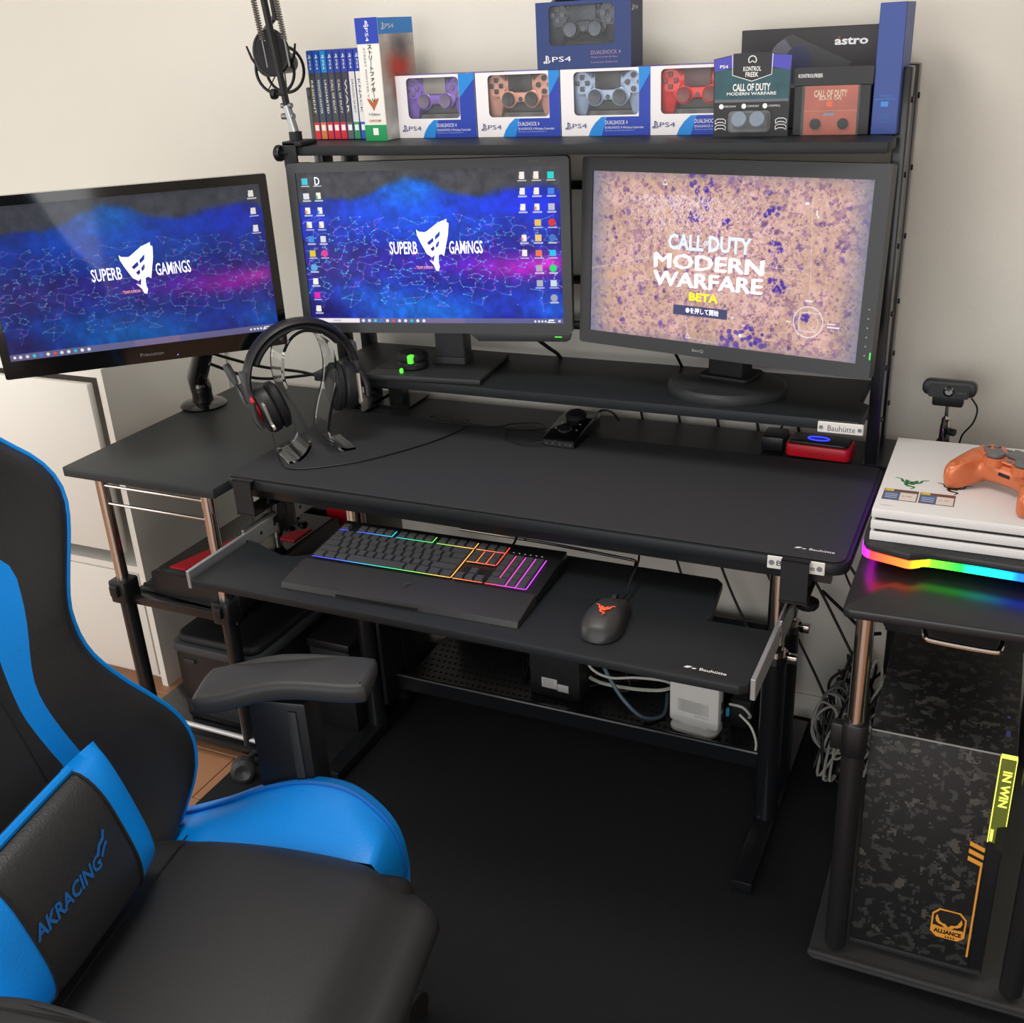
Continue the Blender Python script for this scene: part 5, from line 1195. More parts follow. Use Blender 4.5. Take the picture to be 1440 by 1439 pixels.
# computer case
CX, CY, CZ = -.0145, 1.462, .0505
cw, ch, cdp = .208, .437, .33
t = thing('computer_tower', 'black camouflage computer tower with lit yellow strip and orange badge', 'computer', (CX, CY, CZ))
def camo_mat():
    m = bpy.data.materials.new('case_camouflage'); m.use_nodes = True; nt = m.node_tree; b = nt.nodes['Principled BSDF']; b.inputs['Roughness'].default_value = .55
    tc = nt.nodes.new('ShaderNodeTexCoord')
    def layer(scale, seed, thr):
        mp = nt.nodes.new('ShaderNodeMapping'); mp.inputs['Location'].default_value = (seed, seed*1.7, seed*.6); nt.links.new(tc.outputs['Object'], mp.inputs[0])
        sn = nt.nodes.new('ShaderNodeVectorMath'); sn.operation = 'SNAP'; sn.inputs[1].default_value = (.0035, .0035, .0028); nt.links.new(mp.outputs[0], sn.inputs[0])
        n = nt.nodes.new('ShaderNodeTexNoise'); n.inputs['Scale'].default_value = scale; n.inputs['Detail'].default_value = 3; n.inputs['Roughness'].default_value = .6; nt.links.new(sn.outputs[0], n.inputs['Vector'])
        g_ = nt.nodes.new('ShaderNodeMath'); g_.operation = 'GREATER_THAN'; g_.inputs[1].default_value = thr; nt.links.new(n.outputs['Fac'], g_.inputs[0]); return g_
    a, c_ = layer(54, .13, .56), layer(46, 3.7, .63)
    m1 = nt.nodes.new('ShaderNodeMix'); m1.data_type = 'RGBA'; m1.inputs[6].default_value = lin((24, 25, 26)); m1.inputs[7].default_value = lin((56, 57, 56)); nt.links.new(a.outputs[0], m1.inputs[0])
    m2 = nt.nodes.new('ShaderNodeMix'); m2.data_type = 'RGBA'; m2.inputs[7].default_value = lin((76, 73, 68)); nt.links.new(m1.outputs[2], m2.inputs[6]); nt.links.new(c_.outputs[0], m2.inputs[0])
    nt.links.new(m2.outputs[2], b.inputs['Base Color']); return m
CAMO = camo_mat()
part('side_walls', G().box((-cw/2, .004, 0), (cw/2, cdp, ch-.004), bev=.003), BLKM, t)
part('front_panel', G().box((-cw/2+.001, 0, .012), (cw/2-.022, .006, ch-.001), bev=.0012), CAMO, t)
part('top_panel', G().box((-cw/2+.001, .003, ch-.005), (cw/2-.001, cdp, ch+.001), bev=.0012), CAMO, t)
part('front_lip', G().box((-cw/2, -.003, .003), (cw/2-.002, .006, .011), bev=.001), GREYD, t)
ed = part('edge_line', G().box((-cw/2+.002, -.0004, ch-.0012), (cw/2-.022, .0005, ch+.0014)), mat('edge_silver', (150, 150, 148), .4), t, smooth=0)
OR = mat('orange_print', (236, 160, 62), .45)
F_ = frame((0, -.0006, 0), X, Z)
g = G()
x1 = cw/2-.024
for i in range(3):
    z = .265-i*.0145
    g.flat([(x1-.022, z+.004), (x1, z-.004), (x1, z-.0125), (x1-.022, z-.0045)], F_)
g.flat([(x1-.003, .224), (x1, .224), (x1, .035), (x1-.003, .035)], F_)
part('orange_stripes', g, OR, t, smooth=0, fixn=False)
bx, bz = .045, .092
oc = [(-.026, .018), (-.016, .030), (.016, .030), (.026, .018), (.026, -.020), (.016, -.030), (-.016, -.030), (-.026, -.020)]
g = G(); g.flat([(bx+x, bz+z) for x, z in oc], F_); bd = part('badge', g, OR, t, smooth=0, fixn=False)
g = G(); g.flat([(bx+x*.9, bz+z*.9) for x, z in [(-.026, .018), (-.016, .030), (.016, .030), (.026, .018), (.026, -.008), (-.026, -.008)]], frame((0, -.0009, 0), X, Z)); part('badge_field', g, mat('badge_black', (34, 32, 28), .5), bd, smooth=0, fixn=False)
g = G()
F2 = frame((bx, -.0012, bz), X, Z)
for sx in (-1, 1): g.flat([(sx*x, z) for x, z in ((.0015, -.003), (.005, .001), (.009, .001), (.0135, .0045), (.0155, .010), (.0185, .0175), (.0205, .009), (.0185, .002), (.014, -.002), (.0095, -.003), (.006, -.0065), (0, -.0088), (0, -.005))], F2)
g.flat([(-.022, -.010), (.022, -.010), (.022, -.0055), (.010, -.0075), (-.010, -.0075), (-.022, -.0055)], F2)
part('badge_wings', g, OR, bd, smooth=0, fixn=False)
text(bd, 'ALLIANCE', mat('badge_black', (34, 32, 28), .5), (bx, -.0010, bz-.0165), X, Z, w=.042, h=.0085, bold=.05)
g = G()
for zz in (.026, -.026):
    for i in range(4): g.flat([(bx-.002+i*.004, bz+zz-.002), (bx+.0+i*.004, bz+zz-.002), (bx-.001+i*.004, bz+zz+.002), (bx-.003+i*.004, bz+zz+.002)], frame((0, -.0012, 0), X, Z))
part('badge_ticks', g, mat('badge_black', (34, 32, 28), .5), bd, smooth=0, fixn=False)
GLS = mat('lit_acrylic', (112, 122, 52), .15, emit=.05, alpha=.9); GLE = mat('lit_edge', (226, 232, 96), .3, emit=1.1)
sx0, sx1 = cw/2-.0225, cw/2-.0005
st = part('acrylic_strip', G().prism([(sx0, ch-.001), (sx0, .275), (sx0+.010, .275), (sx0+.010, .305), (sx1, .311), (sx1, ch-.001)], .004, frame((0, .0035, 0), X, Z)), GLS, t, smooth=0)
part('lit_edge', G().box((sx0-.0008, -.0012, .275), (sx0+.0008, .003, ch-.002)).box((sx0, -.0012, ch-.004), (sx1, .003, ch+.001)).box((sx1-.0006, -.0012, .311), (sx1+.0006, .003, ch-.002)).box((sx0+.002, -.0012, .278), (sx0+.006, .002, .300)), GLE, st, smooth=0)
text(st, 'IN WIN', GLE, ((sx0+sx1)/2+.001, -.0016, .378), (0, 0, -1), (1, 0, 0), w=.066, h=.0125, bold=.03)
part('lower_acrylic', G().prism([(sx0+.010, .304), (sx0+.010, .265), (sx1, .257), (sx1, .310)], .002, frame((0, .0035, 0), X, Z)), mat('dark_acrylic', (44, 48, 40), .12), t, smooth=0)
part('usb_port', G().box((sx0+.004, .05, ch), (sx0+.010, .064, ch+.0016)).box((sx0+.004, .10, ch), (sx0+.008, .104, ch+.0018)), mat('port_blue', (90, 100, 170), .4), t, smooth=0)

# ------------------------------------------------------------------ lit stand and white console
PX0, PY0 = -.158, 1.566
t = thing('lit_console_stand', 'dark console stand with a rainbow light strip along its front', 'stand', (.0, 1.75, RT+.0005))
RT = .7225   # height the stand's own feet lift it to
front = [(-.168, 1.605), (-.166, 1.575), (-.160, 1.562), (-.150, 1.556), (-.115, 1.546), (-.095, 1.541), (-.082, 1.548), (-.068, 1.556), (.0, 1.554), (.175, 1.543), (.180, 1.56)]
outl = front + [(.180, 1.92), (-.168, 1.92)]
part('body', G().prism([(x, y-1.75) for x, y in outl], .012, Matrix.Translation((0, 0, .0325)), bev=.002), mat('stand_grey', (42, 43, 44), .4), t)
part('under_body', G().prism([(x*.93, (y-1.75)*.91) for x, y in outl], .020, Matrix.Translation((0, 0, .0125))), BLKM, t)
for x in (-.13, .13):
    for y in (-.12, .12): part('foot', G().cyl((x, y, 0), (x, y, .013), .012, n=18), RUB, t)
fs = [(-.168, 1.92), (-.168, 1.75)] + front[:-1]
q = [(p.x, p.y) for p in spline([(x, y, 0) for x, y in fs], 5)]
g = G(); A = [g.bm.verts.new((x*1.004, (y-1.75)*1.004, .0205)) for x, y in q]; B = [g.bm.verts.new((x*1.004, (y-1.75)*1.004, .0323)) for x, y in q]; C_ = [g.bm.verts.new((x*.975, (y-1.75)*.975, .0323)) for x, y in q]; D_ = [g.bm.verts.new((x*.975, (y-1.75)*.975, .0205)) for x, y in q]
for i in range(len(q)-1):
    for P_, Q_ in ((A, B), (B, C_), (C_, D_), (D_, A)): g.bm.faces.new((P_[i], P_[i+1], Q_[i+1], Q_[i]))
sm_ = ramp_emit('rainbow_strip', 0, -.17, .17, [(0, (130, 70, 255)), (.015, (235, 40, 220)), (.05, (255, 80, 100)), (.12, (255, 140, 60)), (.22, (255, 190, 60)), (.31, (170, 214, 50)), (.43, (20, 225, 90)), (.54, (0, 210, 205)), (.66, (0, 160, 255)), (.85, (0, 110, 255)), (1, (40, 70, 255))], 5.0, 5.0)
part('light_strip', g, sm_, t, smooth=0, label='rainbow coloured light strip')
g = G()
for i in range(60):
    for j in range(3):
        x = -.12+i*.0045; y = 1.561+j*.004; g.flat([(x+.0014*math.cos(a*math.pi/3), y-1.75+.0014*math.sin(a*math.pi/3), .0448) for a in range(6)])
part('vent_holes', g, BLKINK, t, kind='stuff', smooth=0, fixn=False)

t = thing('game_console', 'white three layered game console with stickers on the lit stand', 'game console', (.0, 1.73, RT+.033))
CW = mat('console_white', (226, 224, 223), .38, bump=.08, bscale=300)
z0 = 0
lay = [(0, .0150, 0.0), (.0190, .0340, 0.0), (.0380, .053, 0.0)]
for a, b, off in lay:
    part('layer', G().prism([(-.158-off*.3, 1.572+off-1.73), (.139, 1.572+off-1.73), (.139, 1.895-1.73), (-.158-off*.3, 1.895-1.73)], b-a, Matrix.Translation((0, 0, a)), bev=.0018), CW, t)
part('core', G().box((-.152, 1.5745-1.73, .001), (.134, 1.885-1.73, .050)), BLKINK, t, smooth=0)
zt = .0533
def top(x, y): return (x, y-1.73, zt)
snake(t, frame(top(-.114, 1.690), (1, 0, 0), (.1, 1, 0)), .026, mat('print_snake_green', (28, 120, 60), .45))
snake(t, frame(top(-.050, 1.686), (1, 0, 0), (.1, 1, 0)), .026, mat('print_snake_black', (40, 40, 44), .45))
for k_, x in enumerate((-.1245, -.0710)):
    pc_ = part('sticker', G().box((x-.0255, 1.613-1.73, zt-.0005), (x+.0255, 1.656-1.73, zt+.0002)), mat('sticker_brown', (112, 76, 66), .4), t, smooth=0)
    part('sticker_field', G().box((x-.024, 1.6145-1.73, zt), (x-.0015, 1.6445-1.73, zt+.0004)), mat('sticker_blue', (78, 104, 160), .4, var=.3, vscale=400), pc_, smooth=0)
    part('sticker_field', G().box((x-.0005, 1.6145-1.73, zt), (x+.024, 1.6445-1.73, zt+.0004)), mat('sticker_white', (226, 220, 214), .4, var=.12, vscale=500), pc_, smooth=0)
    part('sticker_field', G().box((x-.0245, 1.6465-1.73, zt), (x-.011, 1.6550-1.73, zt+.0004)), mat('sticker_yellow', (226, 190, 60), .4), pc_, smooth=0)
    g = G()
    for i in range(3): g.flat([(x-.022, 1.620+i*.007-1.73, zt+.0006), (x-.004, 1.620+i*.007-1.73, zt+.0006), (x-.004, 1.6217+i*.007-1.73, zt+.0006), (x-.022, 1.6217+i*.007-1.73, zt+.0006)])
    part('sticker_lines', g, WHTINK, pc_, smooth=0, fixn=False)
    text(pc_, ('R1 R2', 'L1 L2')[k_], RED, (x+.010, 1.631-1.73, zt+.0006), (1, 0, 0), (0, 1, 0), w=.014, h=.004)
text(t, 'SONY', mat('faint_grey', (190, 188, 186), .5), top(-.139, 1.590), (1, 0, 0), (0, 1, 0), w=.018, h=.004)

# copper controller resting on the console
M = Matrix.Translation((.0260, 1.684, RT+.033+.0535)) @ Matrix.Rotation(math.radians(-38), 4, 'Z') @ Matrix.Rotation(math.radians(0), 4, 'X') @ Matrix.Translation((0, 0, .014))
controller('game_controller', 'copper orange game controller lying on the white console', M, (204, 112, 70), 0.0, (96, 96, 98), (100, 100, 104), metal=.25, metrough=.3)

# webcam on a little tripod
t = thing('webcam', 'black webcam on a small tripod behind the white console', 'webcam', (-.090, 2.055, .7106), -.05)
hd = part('camera_body', G().prism(rrect(-.047, -.0145, .047, .0145, .012), .024, frame((0, .012, .144), X, (0, .12, 1)), bev=.003), BLK, t)
part('face_plate', G().prism(rrect(-.035, -.0125, .035, .0125, .004), .0012, frame((0, -.0125, .142), X, (0, .12, 1))), mat('cam_face', (16, 17, 19), .35, spec=.3), hd)
part('lens', G().lathe([(0, 0), (.0095, 0), (.0095, .003), (.0075, .0035), (.0065, .0015), (0, .001)], frame((0, -.0135, .142), X, (0, .12, 1)), n=24), BLKG, hd)
text(hd, 'Logitech', GREYINK, (.022, -.0145, .141), X, (0, .12, 1), w=.016, h=.0035)
part('camera_foot', G().box((-.028, -.008, .110), (.026, .014, .133), bev=.004), BLKM, t)
ng = part('tripod_neck', G().cyl((0, 0, .090), (0, 0, .110), .004).lathe([(0, .04), (.008, .04), (.010, .045), (.010, .068), (.0085, .078), (.0085, .086), (.005, .090), (0, .09)], n=18), CHROME, t)
part('tripod_knob', G().cyl((.008, -.004, .062), (.018, -.009, .062), .007, n=14), BLK, ng)
for a in (200, 320, 80):
    c_, s_ = math.cos(math.radians(a)), math.sin(math.radians(a))
    part('tripod_leg', G().tube([(c_*.006, s_*.006, .046), (c_*.028, s_*.028, .016), (c_*.036, s_*.036, .003)], [.004, .0035, .0035], n=8), BLKM, t)
part('cable', G().tube(spline([(.038, .012, .125), (.050, .014, .105), (.046, .012, .078), (.030, .020, .050), (.024, .04, .02), (.02, .06, .002)], 6), .0017, n=6), CABB, t)

# ------------------------------------------------------------------ boxes on the cable tray, cables
TRZ = .1085
t = thing('modem', 'black upright modem with white label on the cable tray', 'modem', (-.835, 1.915, TRZ), -.03)
part('body', G().box((-.062, -.03, 0), (.062, .10, .19), bev=.004), mat('modem_black', (34, 35, 37), .55, bump=.6, bscale=120), t)
part('base', G().box((-.058, -.034, 0), (.058, .104, .010), bev=.002), BLK, t)
lb_ = part('label_sticker', G().box((-.032, -.0308, .022), (.006, -.0298, .048)).box((.007, -.0308, .019), (.034, -.0298, .038)), mat('label_white', (206, 206, 202), .5), t, smooth=0)
for z in (.043, .039, .035, .031): text(lb_, 'MODEL NETWORK UNIT', GREYINK, (-.015, -.0311, z), X, Z, w=.026, h=.0016)
t = thing('router', 'white upright router on a foot, on the cable tray', 'router', (-.508, 1.885, TRZ), -.12)
part('body', G().prism(rrect(-.056, .0135, .056, .165, (.008, .012, .012, .008)), .030, frame((0, .015, 0), X, Z), bev=.005).box((-.03, -.010, .008), (.03, .010, .015)), WHTP, t)
part('foot', G().prism(rrect(-.052, -.033, .054, .034, .022), .010, bev=.003), WHTP, t)
g = G()
fp = part('info_print', G().box((-.036, -.0156, .045), (.034, -.0151, .075)), mat('label_grey', (200, 199, 196), .5), t, smooth=0)
for i in range(8): text(fp, 'WIRELESS LAN ROUTER  100V 50/60Hz', GREYINK, (-.006+.002*(i % 3), -.0159, .073-i*.0038), X, Z, w=.045+.006*((i*7) % 3), h=.0016)
text(fp, 'BUFFALO', GREYINK, (.018, -.0159, .040), X, Z, w=.028, h=.0025)
part('lan_port', G().box((.046, .0, .03), (.0565, .012, .05)).box((.046, .0, .06), (.0565, .012, .08)), GREYD, t, smooth=0)

def cable(name, label, pts, r, m, group=None, n=6, k=8):
    P0 = V(pts[-1])
    t = part(name, G().tube([p-P0 for p in spline(pts, k)], r, n=n), m); t.location = P0
    t['label'] = label; t['category'] = 'cable'
    if group: t['group'] = group
    return t
tz = TRZ+.004
cable('cable', 'white cable curving from the black modem towards the router', [(-.77, 1.90, .235), (-.745, 1.885, .205), (-.70, 1.88, .195), (-.64, 1.885, .205), (-.58, 1.90, .200), (-.565, 1.95, .15), (-.60, 2.02, tz)], .003, CABW)
cable('cable', 'thick white aerial cable with metal plug beside the modem', [(-.768, 1.93, .150), (-.73, 1.92, .148), (-.66, 1.92, .150), (-.60, 1.92, .160), (-.575, 1.94, .16), (-.57, 1.99, tz+.01), (-.58, 2.04, tz)], .0042, mat('aerial_white', (190, 192, 180), .5))
cable('cable', 'grey blue network cable dropping between modem and router', [(-.77, 1.93, .225), (-.73, 1.90, .220), (-.70, 1.88, .19), (-.665, 1.87, .15), (-.62, 1.865, .12), (-.585, 1.90, tz), (-.60, 1.98, tz)], .0042, CABG)
cable('cable', 'white cable looping off the right side of the router', [(-.44, 1.90, .175), (-.41, 1.89, .180), (-.395, 1.90, .155), (-.41, 1.93, .13), (-.43, 1.97, tz)], .003, CABW)
cable('cable', 'thin white cable hanging beside the right desk legs', [(-.40, 1.82, .21), (-.372, 1.80, .20), (-.360, 1.80, .16), (-.372, 1.81, .115), (-.40, 1.83, tz)], .0025, CABW)
rng = random.Random(5)
for i in range(5):
    x0 = -.72+i*.085
    cable('cable', 'black cable hanging down behind the desk to the cable tray', [(x0, 2.135, .80), (x0+.005, 2.14, .72), (x0+.05, 2.13, .55), (x0+.12+.02*i, 2.09, .35), (x0+.22+.02*i, 2.06, .18), (x0+.28+.01*i, 2.03, .118)], .0032, CABB, 'black cables behind the desk')
for i in range(4):
    pts = [(-.98+i*.04, 2.10, .30)]
    for k_ in range(9): pts.append((-1.02+.07*i+.16*rng.random(), 1.93+.13*rng.random(), tz+.002+.03*rng.random()))
    cable('cable', 'black cable lying loosely on the left part of the cable tray', pts, .003, CABB, 'black cables on the cable tray')
for i in range(3):
    pts = []
    for k_ in range(9): pts.append((-.47+.10*rng.random(), 1.97+.10*rng.random(), tz+.004+.06*rng.random()))
    cable('cable', 'black cable heaped behind the router', pts, .004, CABB, 'black cables behind the router')
for i in range(2):
    pts = []
    c0 = (-.245+.01*i, 1.96+.02*i)
    for k_ in range(26):
        a = k_*1.05; r = .045+.012*rng.random(); pts.append((c0[0]+r*.55*math.cos(a), c0[1]+.02*math.sin(a*1.3), .125+.02*i+r*1.9*math.sin(a)*.62+.02*rng.random()))
    pts.append((c0[0]+.02, c0[1]+.03, .010))
    cable('cable_coil', ('light grey cable coiled upright on the floor by the right desk legs', 'darker grey cable coiled upright behind the light grey coil')[i], pts, .0028, mat(('coil_grey', 'coil_dark')[i], ((150, 150, 144), (92, 93, 92))[i], .55))
for i in range(10):
    pts = []
    for k_ in range(12): pts.append((-.265+.125*rng.random(), 1.92+.20*rng.random(), .012+.30*rng.random()*(1-abs(k_-6)/10)))
    pts[0] = (-.20, 2.14, .30-.03*i); pts[-1] = (-.18+.01*i, 1.93, .010)
    cable('cable', 'black cable tangled on the floor between desk and computer', pts, .0032, CABB, 'black cables tangled by the computer')
for i in range(6):
    pts = []
    for k_ in range(10): pts.append((-.260+.12*rng.random(), 1.90+.19*rng.random(), .012+.26*rng.random()*(1-abs(k_-5)/8)))
    pts[-1] = (-.20, 1.88+.03*i, .010)
    cable('cable', 'pale cable tangled among black ones by the computer', pts, .0030, mat('pale_cable', (158, 158, 150), .55), 'pale cables tangled by the computer')
cable('cable', 'black cable running from the desk back across to the rack', [(-.30, 2.12, .36), (-.25, 2.10, .33), (-.20, 2.08, .30), (-.17, 2.10, .29)], .004, CABB)
cable('cable', 'thin black cable hanging between the desk edge and the rack', [(-.205, 1.66, .66), (-.195, 1.68, .62), (-.180, 1.72, .56), (-.170, 1.80, .45), (-.175, 1.95, .2), (-.19, 2.0, .008)], .002, CABB)
t = thing('power_strip', 'black power strip on the tray behind the modem', 'power strip', (-1.00, 2.06, TRZ))
part('body', G().box((-.10, -.02, 0), (.10, .02, .03), bev=.004), BLK, t)
for i in range(4): part('adapter', G().box((-.088+i*.045, -.018, .0305), (-.056+i*.045, .016, .06+.008*(i % 2)), bev=.003), BLKM, t)
t = thing('power_adapter', 'black power adapter heaped behind the router', 'adapter', (-.42, 1.935, TRZ))
part('body', G().box((-.022, -.02, 0), (.022, .03, .07), bev=.004), BLKM, t)
part('blue_plug', G().box((-.030, -.028, .028), (-.022, -.018, .048), bev=.002), mat('plug_cyan', (40, 150, 180), .4), t)

# ------------------------------------------------------------------ gaming chair
CA = math.radians(12); CO = (-.785, .735, 0)
t = thing('gaming_chair', 'black and blue gaming chair turned to the right in the foreground', 'chair', CO, CA)
# local axes: x = forward, y = sitter's left (away from the camera)
def smooth_grid(P, m, name, parent=t, label=None):
    g = G().grid(P); return part(name, g, m, parent, label=label, smooth=60)
ss = lambda a, b, x: (lambda q: q*q*(3-2*q))(max(0, min(1, (x-a)/(b-a))))
# seat cushion
P = []
NX_, NY_ = 26, 22
for i in range(NX_+1):
    s_ = i/NX_; row = []
    for j in range(NY_+1):
        y = -.205+.41*j/NY_; q = abs(y)/.205
        x = -.25+.448*s_; xe = x - .04*ss(.75, 1, q)*ss(.7, 1, s_)
        z = .455+.020*math.sin(math.pi*min(1, s_*1.05))*1.0 + .006*(1-q*q) - .03*ss(.80, 1.0, s_)**2 - .018*ss(.86, 1, q)
        if abs(x+.155) < .012: z -= .004*(1-abs(x+.155)/.012)
        row.append((xe, y, z))
    P.append(row)
fr_ = [[(x+.030*math.sin(a)-.06*max(0, a-1.2), y, z-.045*(1-math.cos(a))-.03*max(0, a-1.2)) for (x, y, z) in P[-1]] for a in (.3, .6, .9, 1.2, 1.5, 1.9, 2.4, 3.0)]
smooth_grid(P + fr_, mat('seat_leather', (38, 39, 41), .5, bump=.12, bscale=420), 'seat_cushion')
part('seat_base', G().box((-.26, -.215, .34), (.18, .215, .44), bev=.03, seg=3), BLKM, t)
g = G().tube([(-.155-.002, -.19+.38*k_/10, .4715+.006*(1-(2*k_/10-1)**2)) for k_ in range(11)], .0013, n=5); part('seat_seam', g, mat('seam_dark', (24, 24, 25), .8), t)
rim = [(-.285, .415), (-.216, .432), (-.14, .462), (-.077, .493), (-.007, .515), (.059, .510), (.105, .474), (.128, .428), (.132, .370), (.11, .33)]
rs = [p for p in spline([(x, 0, z) for x, z in rim], 5)]
for sy in (1, -1):
    P = []
    for p in rs:
        zi = .448 + .01*math.sin(math.pi*max(0, min(1, (p.x+.25)/.42)))
        if p.z < zi: zi = p.z-.004
        row = []
        for k_ in range(9):
            q = k_/8; y = .198+.075*q; z = zi+(p.z-zi)*(q**1.25)+.006*math.sin(math.pi*q)
            row.append((p.x, sy*y, z))
        top_ = p.z
        for k_ in range(1, 9):
            a = math.pi*k_/8; row.append((p.x, sy*(.273+.010*(1-math.cos(a))), top_+.003*math.sin(a)))
        row.append((p.x, sy*.296, min(top_-.02, .40))); row.append((p.x, sy*.29, .335))
        P.append(row)
    b_ = smooth_grid(P, BLUE, 'seat_bolster', label='blue side bolster')
    part('piping', G().tube([(p.x, sy*.2745, p.z+.004) for p in rs], .0035, n=8), mat('piping_blue', (0, 112, 205), .5), b_)
# backrest: rows up the reclined back, outline half width and forward curl of the wings
TH = math.radians(13); BO = V((-.232, 0, .44))
def BK(off, y, h): return V((BO.x + off*math.cos(TH) - h*math.sin(TH), y, BO.z + h*math.cos(TH) + off*math.sin(TH)))
hs = [0.0, .03, .06, .10, .145, .19, .24, .29, .325, .36, .39, .43, .47, .51, .545, .58, .62, .68, .74, .79, .83]
hws = [.235, .275, .302, .312, .305, .283, .254, .229, .219, .217, .220, .238, .262, .281, .283, .268, .235, .205, .185, .165, .12]
wfs = [.045, .055, .062, .066, .064, .058, .05, .045, .043, .045, .05, .056, .060, .062, .060, .054, .045, .04, .036, .03, .02]
bands = [(.122, .165), (.122, .165), (.122, .165), (.122, .165), (.122, .160), (.118, .150), (.106, .138), (.098, .130), (.10, .132), (.105, .142), (.112, .152), (.122, .164), (.132, .172), (.13, .155), (.125, .15), (.11, .13), (.10, .12), (.09, .11), (.08, .10), (.07, .09), (.05, .06)]
from bisect import bisect
HS = [.83*i/44 for i in range(45)]
def itp(arr, h):
    i = min(len(hs)-2, max(0, bisect(hs, h)-1)); q = (h-hs[i])/(hs[i+1]-hs[i])
    p0, p1, p2, p3 = arr[max(0, i-1)], arr[i], arr[i+1], arr[min(len(hs)-1, i+2)]
    f = lambda a, b, c, d: .5*(2*b+(c-a)*q+(2*a-5*b+4*c-d)*q*q+(3*b-a-3*c+d)*q**3)
    return tuple(f(*z) for z in zip(p0, p1, p2, p3)) if isinstance(p1, tuple) else f(p0, p1, p2, p3)
def off_at(h, y):
    hw_, wf = itp(hws, h), itp(wfs, h); q = abs(y)/hw_
    lum = .012*math.sin(math.pi*min(1, h/.4))
    return lum*(1-q*q) + wf*ss(.42, .98, q) - .010*ss(.90, 1.0, q)
def patch(ya, yb, n_, name, m, label=None):
    P = []
    for h in HS:
        a, b = ya(h), yb(h); P.append([BK(off_at(h, a+(b-a)*k_/n_), a+(b-a)*k_/n_, h) for k_ in range(n_+1)])
    return smooth_grid(P, m, name, label=label)
patch(lambda h: -itp(bands, h)[0], lambda h: itp(bands, h)[0], 16, 'back_panel', FABR)
for sy in (1, -1):
    patch(lambda h: sy*itp(bands, h)[0], lambda h: sy*itp(bands, h)[1], 4, 'back_stripe', BLUE, 'blue stripe')
    patch(lambda h: sy*itp(bands, h)[1], lambda h: sy*itp(hws, h), 10, 'back_wing', LEATH)
    part('piping', G().tube([BK(off_at(h, itp(hws, h))-.002, sy*(itp(hws, h)+.001), h) for h in HS], .0048, n=8), BLUE, t, label='blue edge piping')
    part('panel_seam', G().tube([BK(off_at(h, .07)+.0002, sy*.085*(1-.2*h/.8), h) for h in HS[:40]], .0012, n=5), mat('seam_dark', (24, 24, 25), .8), t)
P = []
for h in HS:
    hw_ = itp(hws, h); row = []
    for k_ in range(15):
        y = -hw_+2*hw_*k_/14; q = abs(y)/hw_
        row.append(BK(off_at(h, y)-.004-.085*(1-q**4)-.012, y, h) if k_ not in (0, 14) else BK(off_at(h, y), y, h))
    P.append(row)
smooth_grid(P, LEATH, 'back_shell')
hw_ = itp(hws, HS[-1])
FR = [BK(off_at(HS[-1], y), y, HS[-1]) for y in [-hw_+2*hw_*k_/14 for k_ in range(15)]]
smooth_grid([[a.lerp(b, q/6)+V((-.004, 0, .020))*math.sin(math.pi*q/6) for a, b in zip(FR, P[-1])] for q in range(7)], LEATH, 'back_top')
part('recline_bracket', G().box((-.27, .235, .36), (-.20, .25, .47), bev=.006).box((-.27, -.25, .36), (-.20, -.235, .47), bev=.006), BLKM, t)
# arm rests
for sy in (1, -1):
    yc = .314*sy if sy > 0 else -.310
    A_ = Matrix.Translation((-.028, yc, .636)) @ Matrix.Diagonal((.96, 1, .9, 1)) @ Matrix.Rotation(math.radians(9 if sy > 0 else -3), 4, 'Z')
    out_ = [(-.135, -.028), (-.128, -.044), (-.08, -.047), (0, -.042), (.08, -.045), (.120, -.042), (.128, -.030), (.130, .028), (.118, .040), (.06, .043), (-.04, .046), (-.11, .043), (-.132, .030)]
    pd = part('armrest_pad', G().prism([(p.x, p.y) for p in spline([(x, y, 0) for x, y in out_+[out_[0]]], 4)][:-1], .034, A_, bev=.010, seg=3), mat('armrest_black', (46, 47, 48), .5, bump=.1, bscale=500), t)
    me = pd.data
    for v_ in me.vertices:
        lx = (A_.inverted() @ v_.co).x
        v_.co.z += .020*ss(-.13, .0, lx) - .006*ss(.02, .13, lx)
    part('armrest_post', G().box((-.082, yc-.030, .28), (.008, yc+.024, .648), bev=.006), BLK, t)
    part('post_rail', G().box((-.020, yc-.034, .30), (-.006, yc-.029, .635), bev=.002), GREYD, t)
    part('armrest_bracket', G().box((-.10, min(yc, yc-sy*.19), .29), (.0, max(yc, yc-sy*.19), .325), bev=.005), STEELB, t)
# base
part('gas_column', G().cyl((0, 0, .09), (0, 0, .24), .028, n=20).cyl((0, 0, .22), (0, 0, .34), .02, n=20).box((-.12, -.10, .30), (.10, .10, .345), bev=.01), BLKM, t)
for k_ in range(5):
    a = math.radians(72*k_+146); c_, s_ = math.cos(a), math.sin(a)
    part('base_leg', G().tube([(0, 0, .115), (c_*.16, s_*.16, .105), (c_*.32, s_*.32, .078)], [.036, .028, .020], n=10), BLK, t)
    part('caster', G().cyl((c_*.335+s_*.02, s_*.335-c_*.02, .0345), (c_*.335-s_*.02, s_*.335+c_*.02, .0345), .030, n=18).cyl((c_*.32, s_*.32, .04), (c_*.32, s_*.32, .08), .008), RUB, t)

# lumbar pillow
PM = Matrix.Translation(CO) @ Matrix.Rotation(CA, 4, 'Z')
pc = BK(.075, -.036, .137)
LM = PM @ Matrix.Translation(pc) @ Matrix.Rotation(-TH-math.radians(4), 4, 'Y')
t = thing_m('lumbar_pillow', 'black lumbar pillow with blue ends leaning on the chair back', 'pillow', LM)
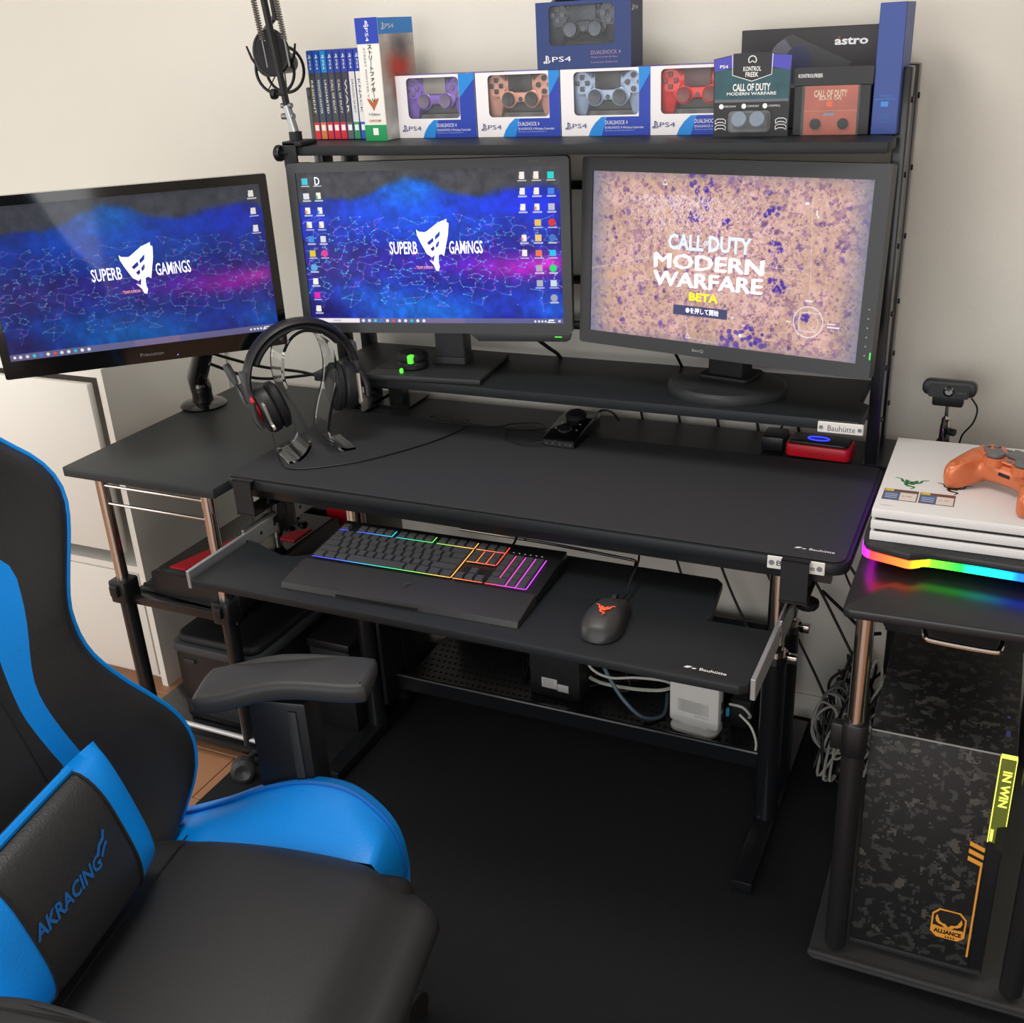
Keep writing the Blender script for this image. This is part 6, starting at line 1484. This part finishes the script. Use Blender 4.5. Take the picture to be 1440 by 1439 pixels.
# local: y across the chair, z up the back, x to the front
def pil(a, b, back=False):
    """a in -1..1 across, b in -1..1 up"""
    hw_ = .158; hh_ = .098*(1-.06*abs(a)**3)
    y = a*hw_; z = b*hh_
    e = (1-abs(a)**3.4)*.9+.1*(1-abs(a)**8); f = max(0, 1-abs(b)**3.2)
    x = .046*(max(0, e)**.55)*(f**.5)
    return V((x if not back else -x*.8, y, z))
def ppatch(a0, a1, n_, m, name, label=None):
    g = G()
    P = [[pil(a0+(a1-a0)*i/n_, -1+2*j/20) for j in range(21)] for i in range(n_+1)] 
    Q = [[pil(a0+(a1-a0)*i/n_, 1-2*j/20, True) for j in range(21)] for i in range(n_+1)]
    g.grid([r1+r2[1:] for r1, r2 in zip(P, Q)]); bmesh.ops.remove_doubles(g.bm, verts=g.bm.verts[:], dist=1e-6)
    return part(name, g, m, t, label=label, smooth=60)
ppatch(-.60, .56, 22, LEATH, 'pillow_face'); ppatch(.56, 1, 12, BLUE, 'pillow_end', 'blue pillow end'); ppatch(-1, -.60, 12, BLUE, 'pillow_end', 'blue pillow end')
part('piping', G().tube([pil(-.60+1.16*k_/20, .97)+V((0, 0, .002)) for k_ in range(21)], .006, n=8), BLUE, t, label='blue top piping')
for a in (-.60, .56): part('piping', G().tube([pil(a, -.99+1.98*k_/20)+V((.0008, 0, 0)) for k_ in range(21)], .0022, n=6), mat('seam_dark', (24, 24, 25), .8), t)
EMB = mat('embroidery_blue', (20, 98, 170), .6)
lo = text(t, 'AKRACING', EMB, (0, -.030, 0), (0, 1, 0), (0, 0, 1), w=.128, h=.018, bold=.03, shear=.25)
g = G(); M = frame((0, .044, .004), (0, 1, 0), (0, 0, 1))
ribbon(g, [(-.012, .002), (-.004, .010), (.006, .012), (.014, .020)], .005, M); ribbon(g, [(-.008, -.004), (.002, .003), (.010, .006)], .004, M); lw = part('emblem', g, EMB, t, smooth=0, fixn=False)
for o_ in (lo, lw):
    for v_ in o_.data.vertices:
        p_ = v_.co; z_ = p_.z-.001; q = pil(max(-1, min(1, p_.y/.160)), max(-1, min(1, z_/.098))); v_.co = (q.x+.0012, p_.y, z_)
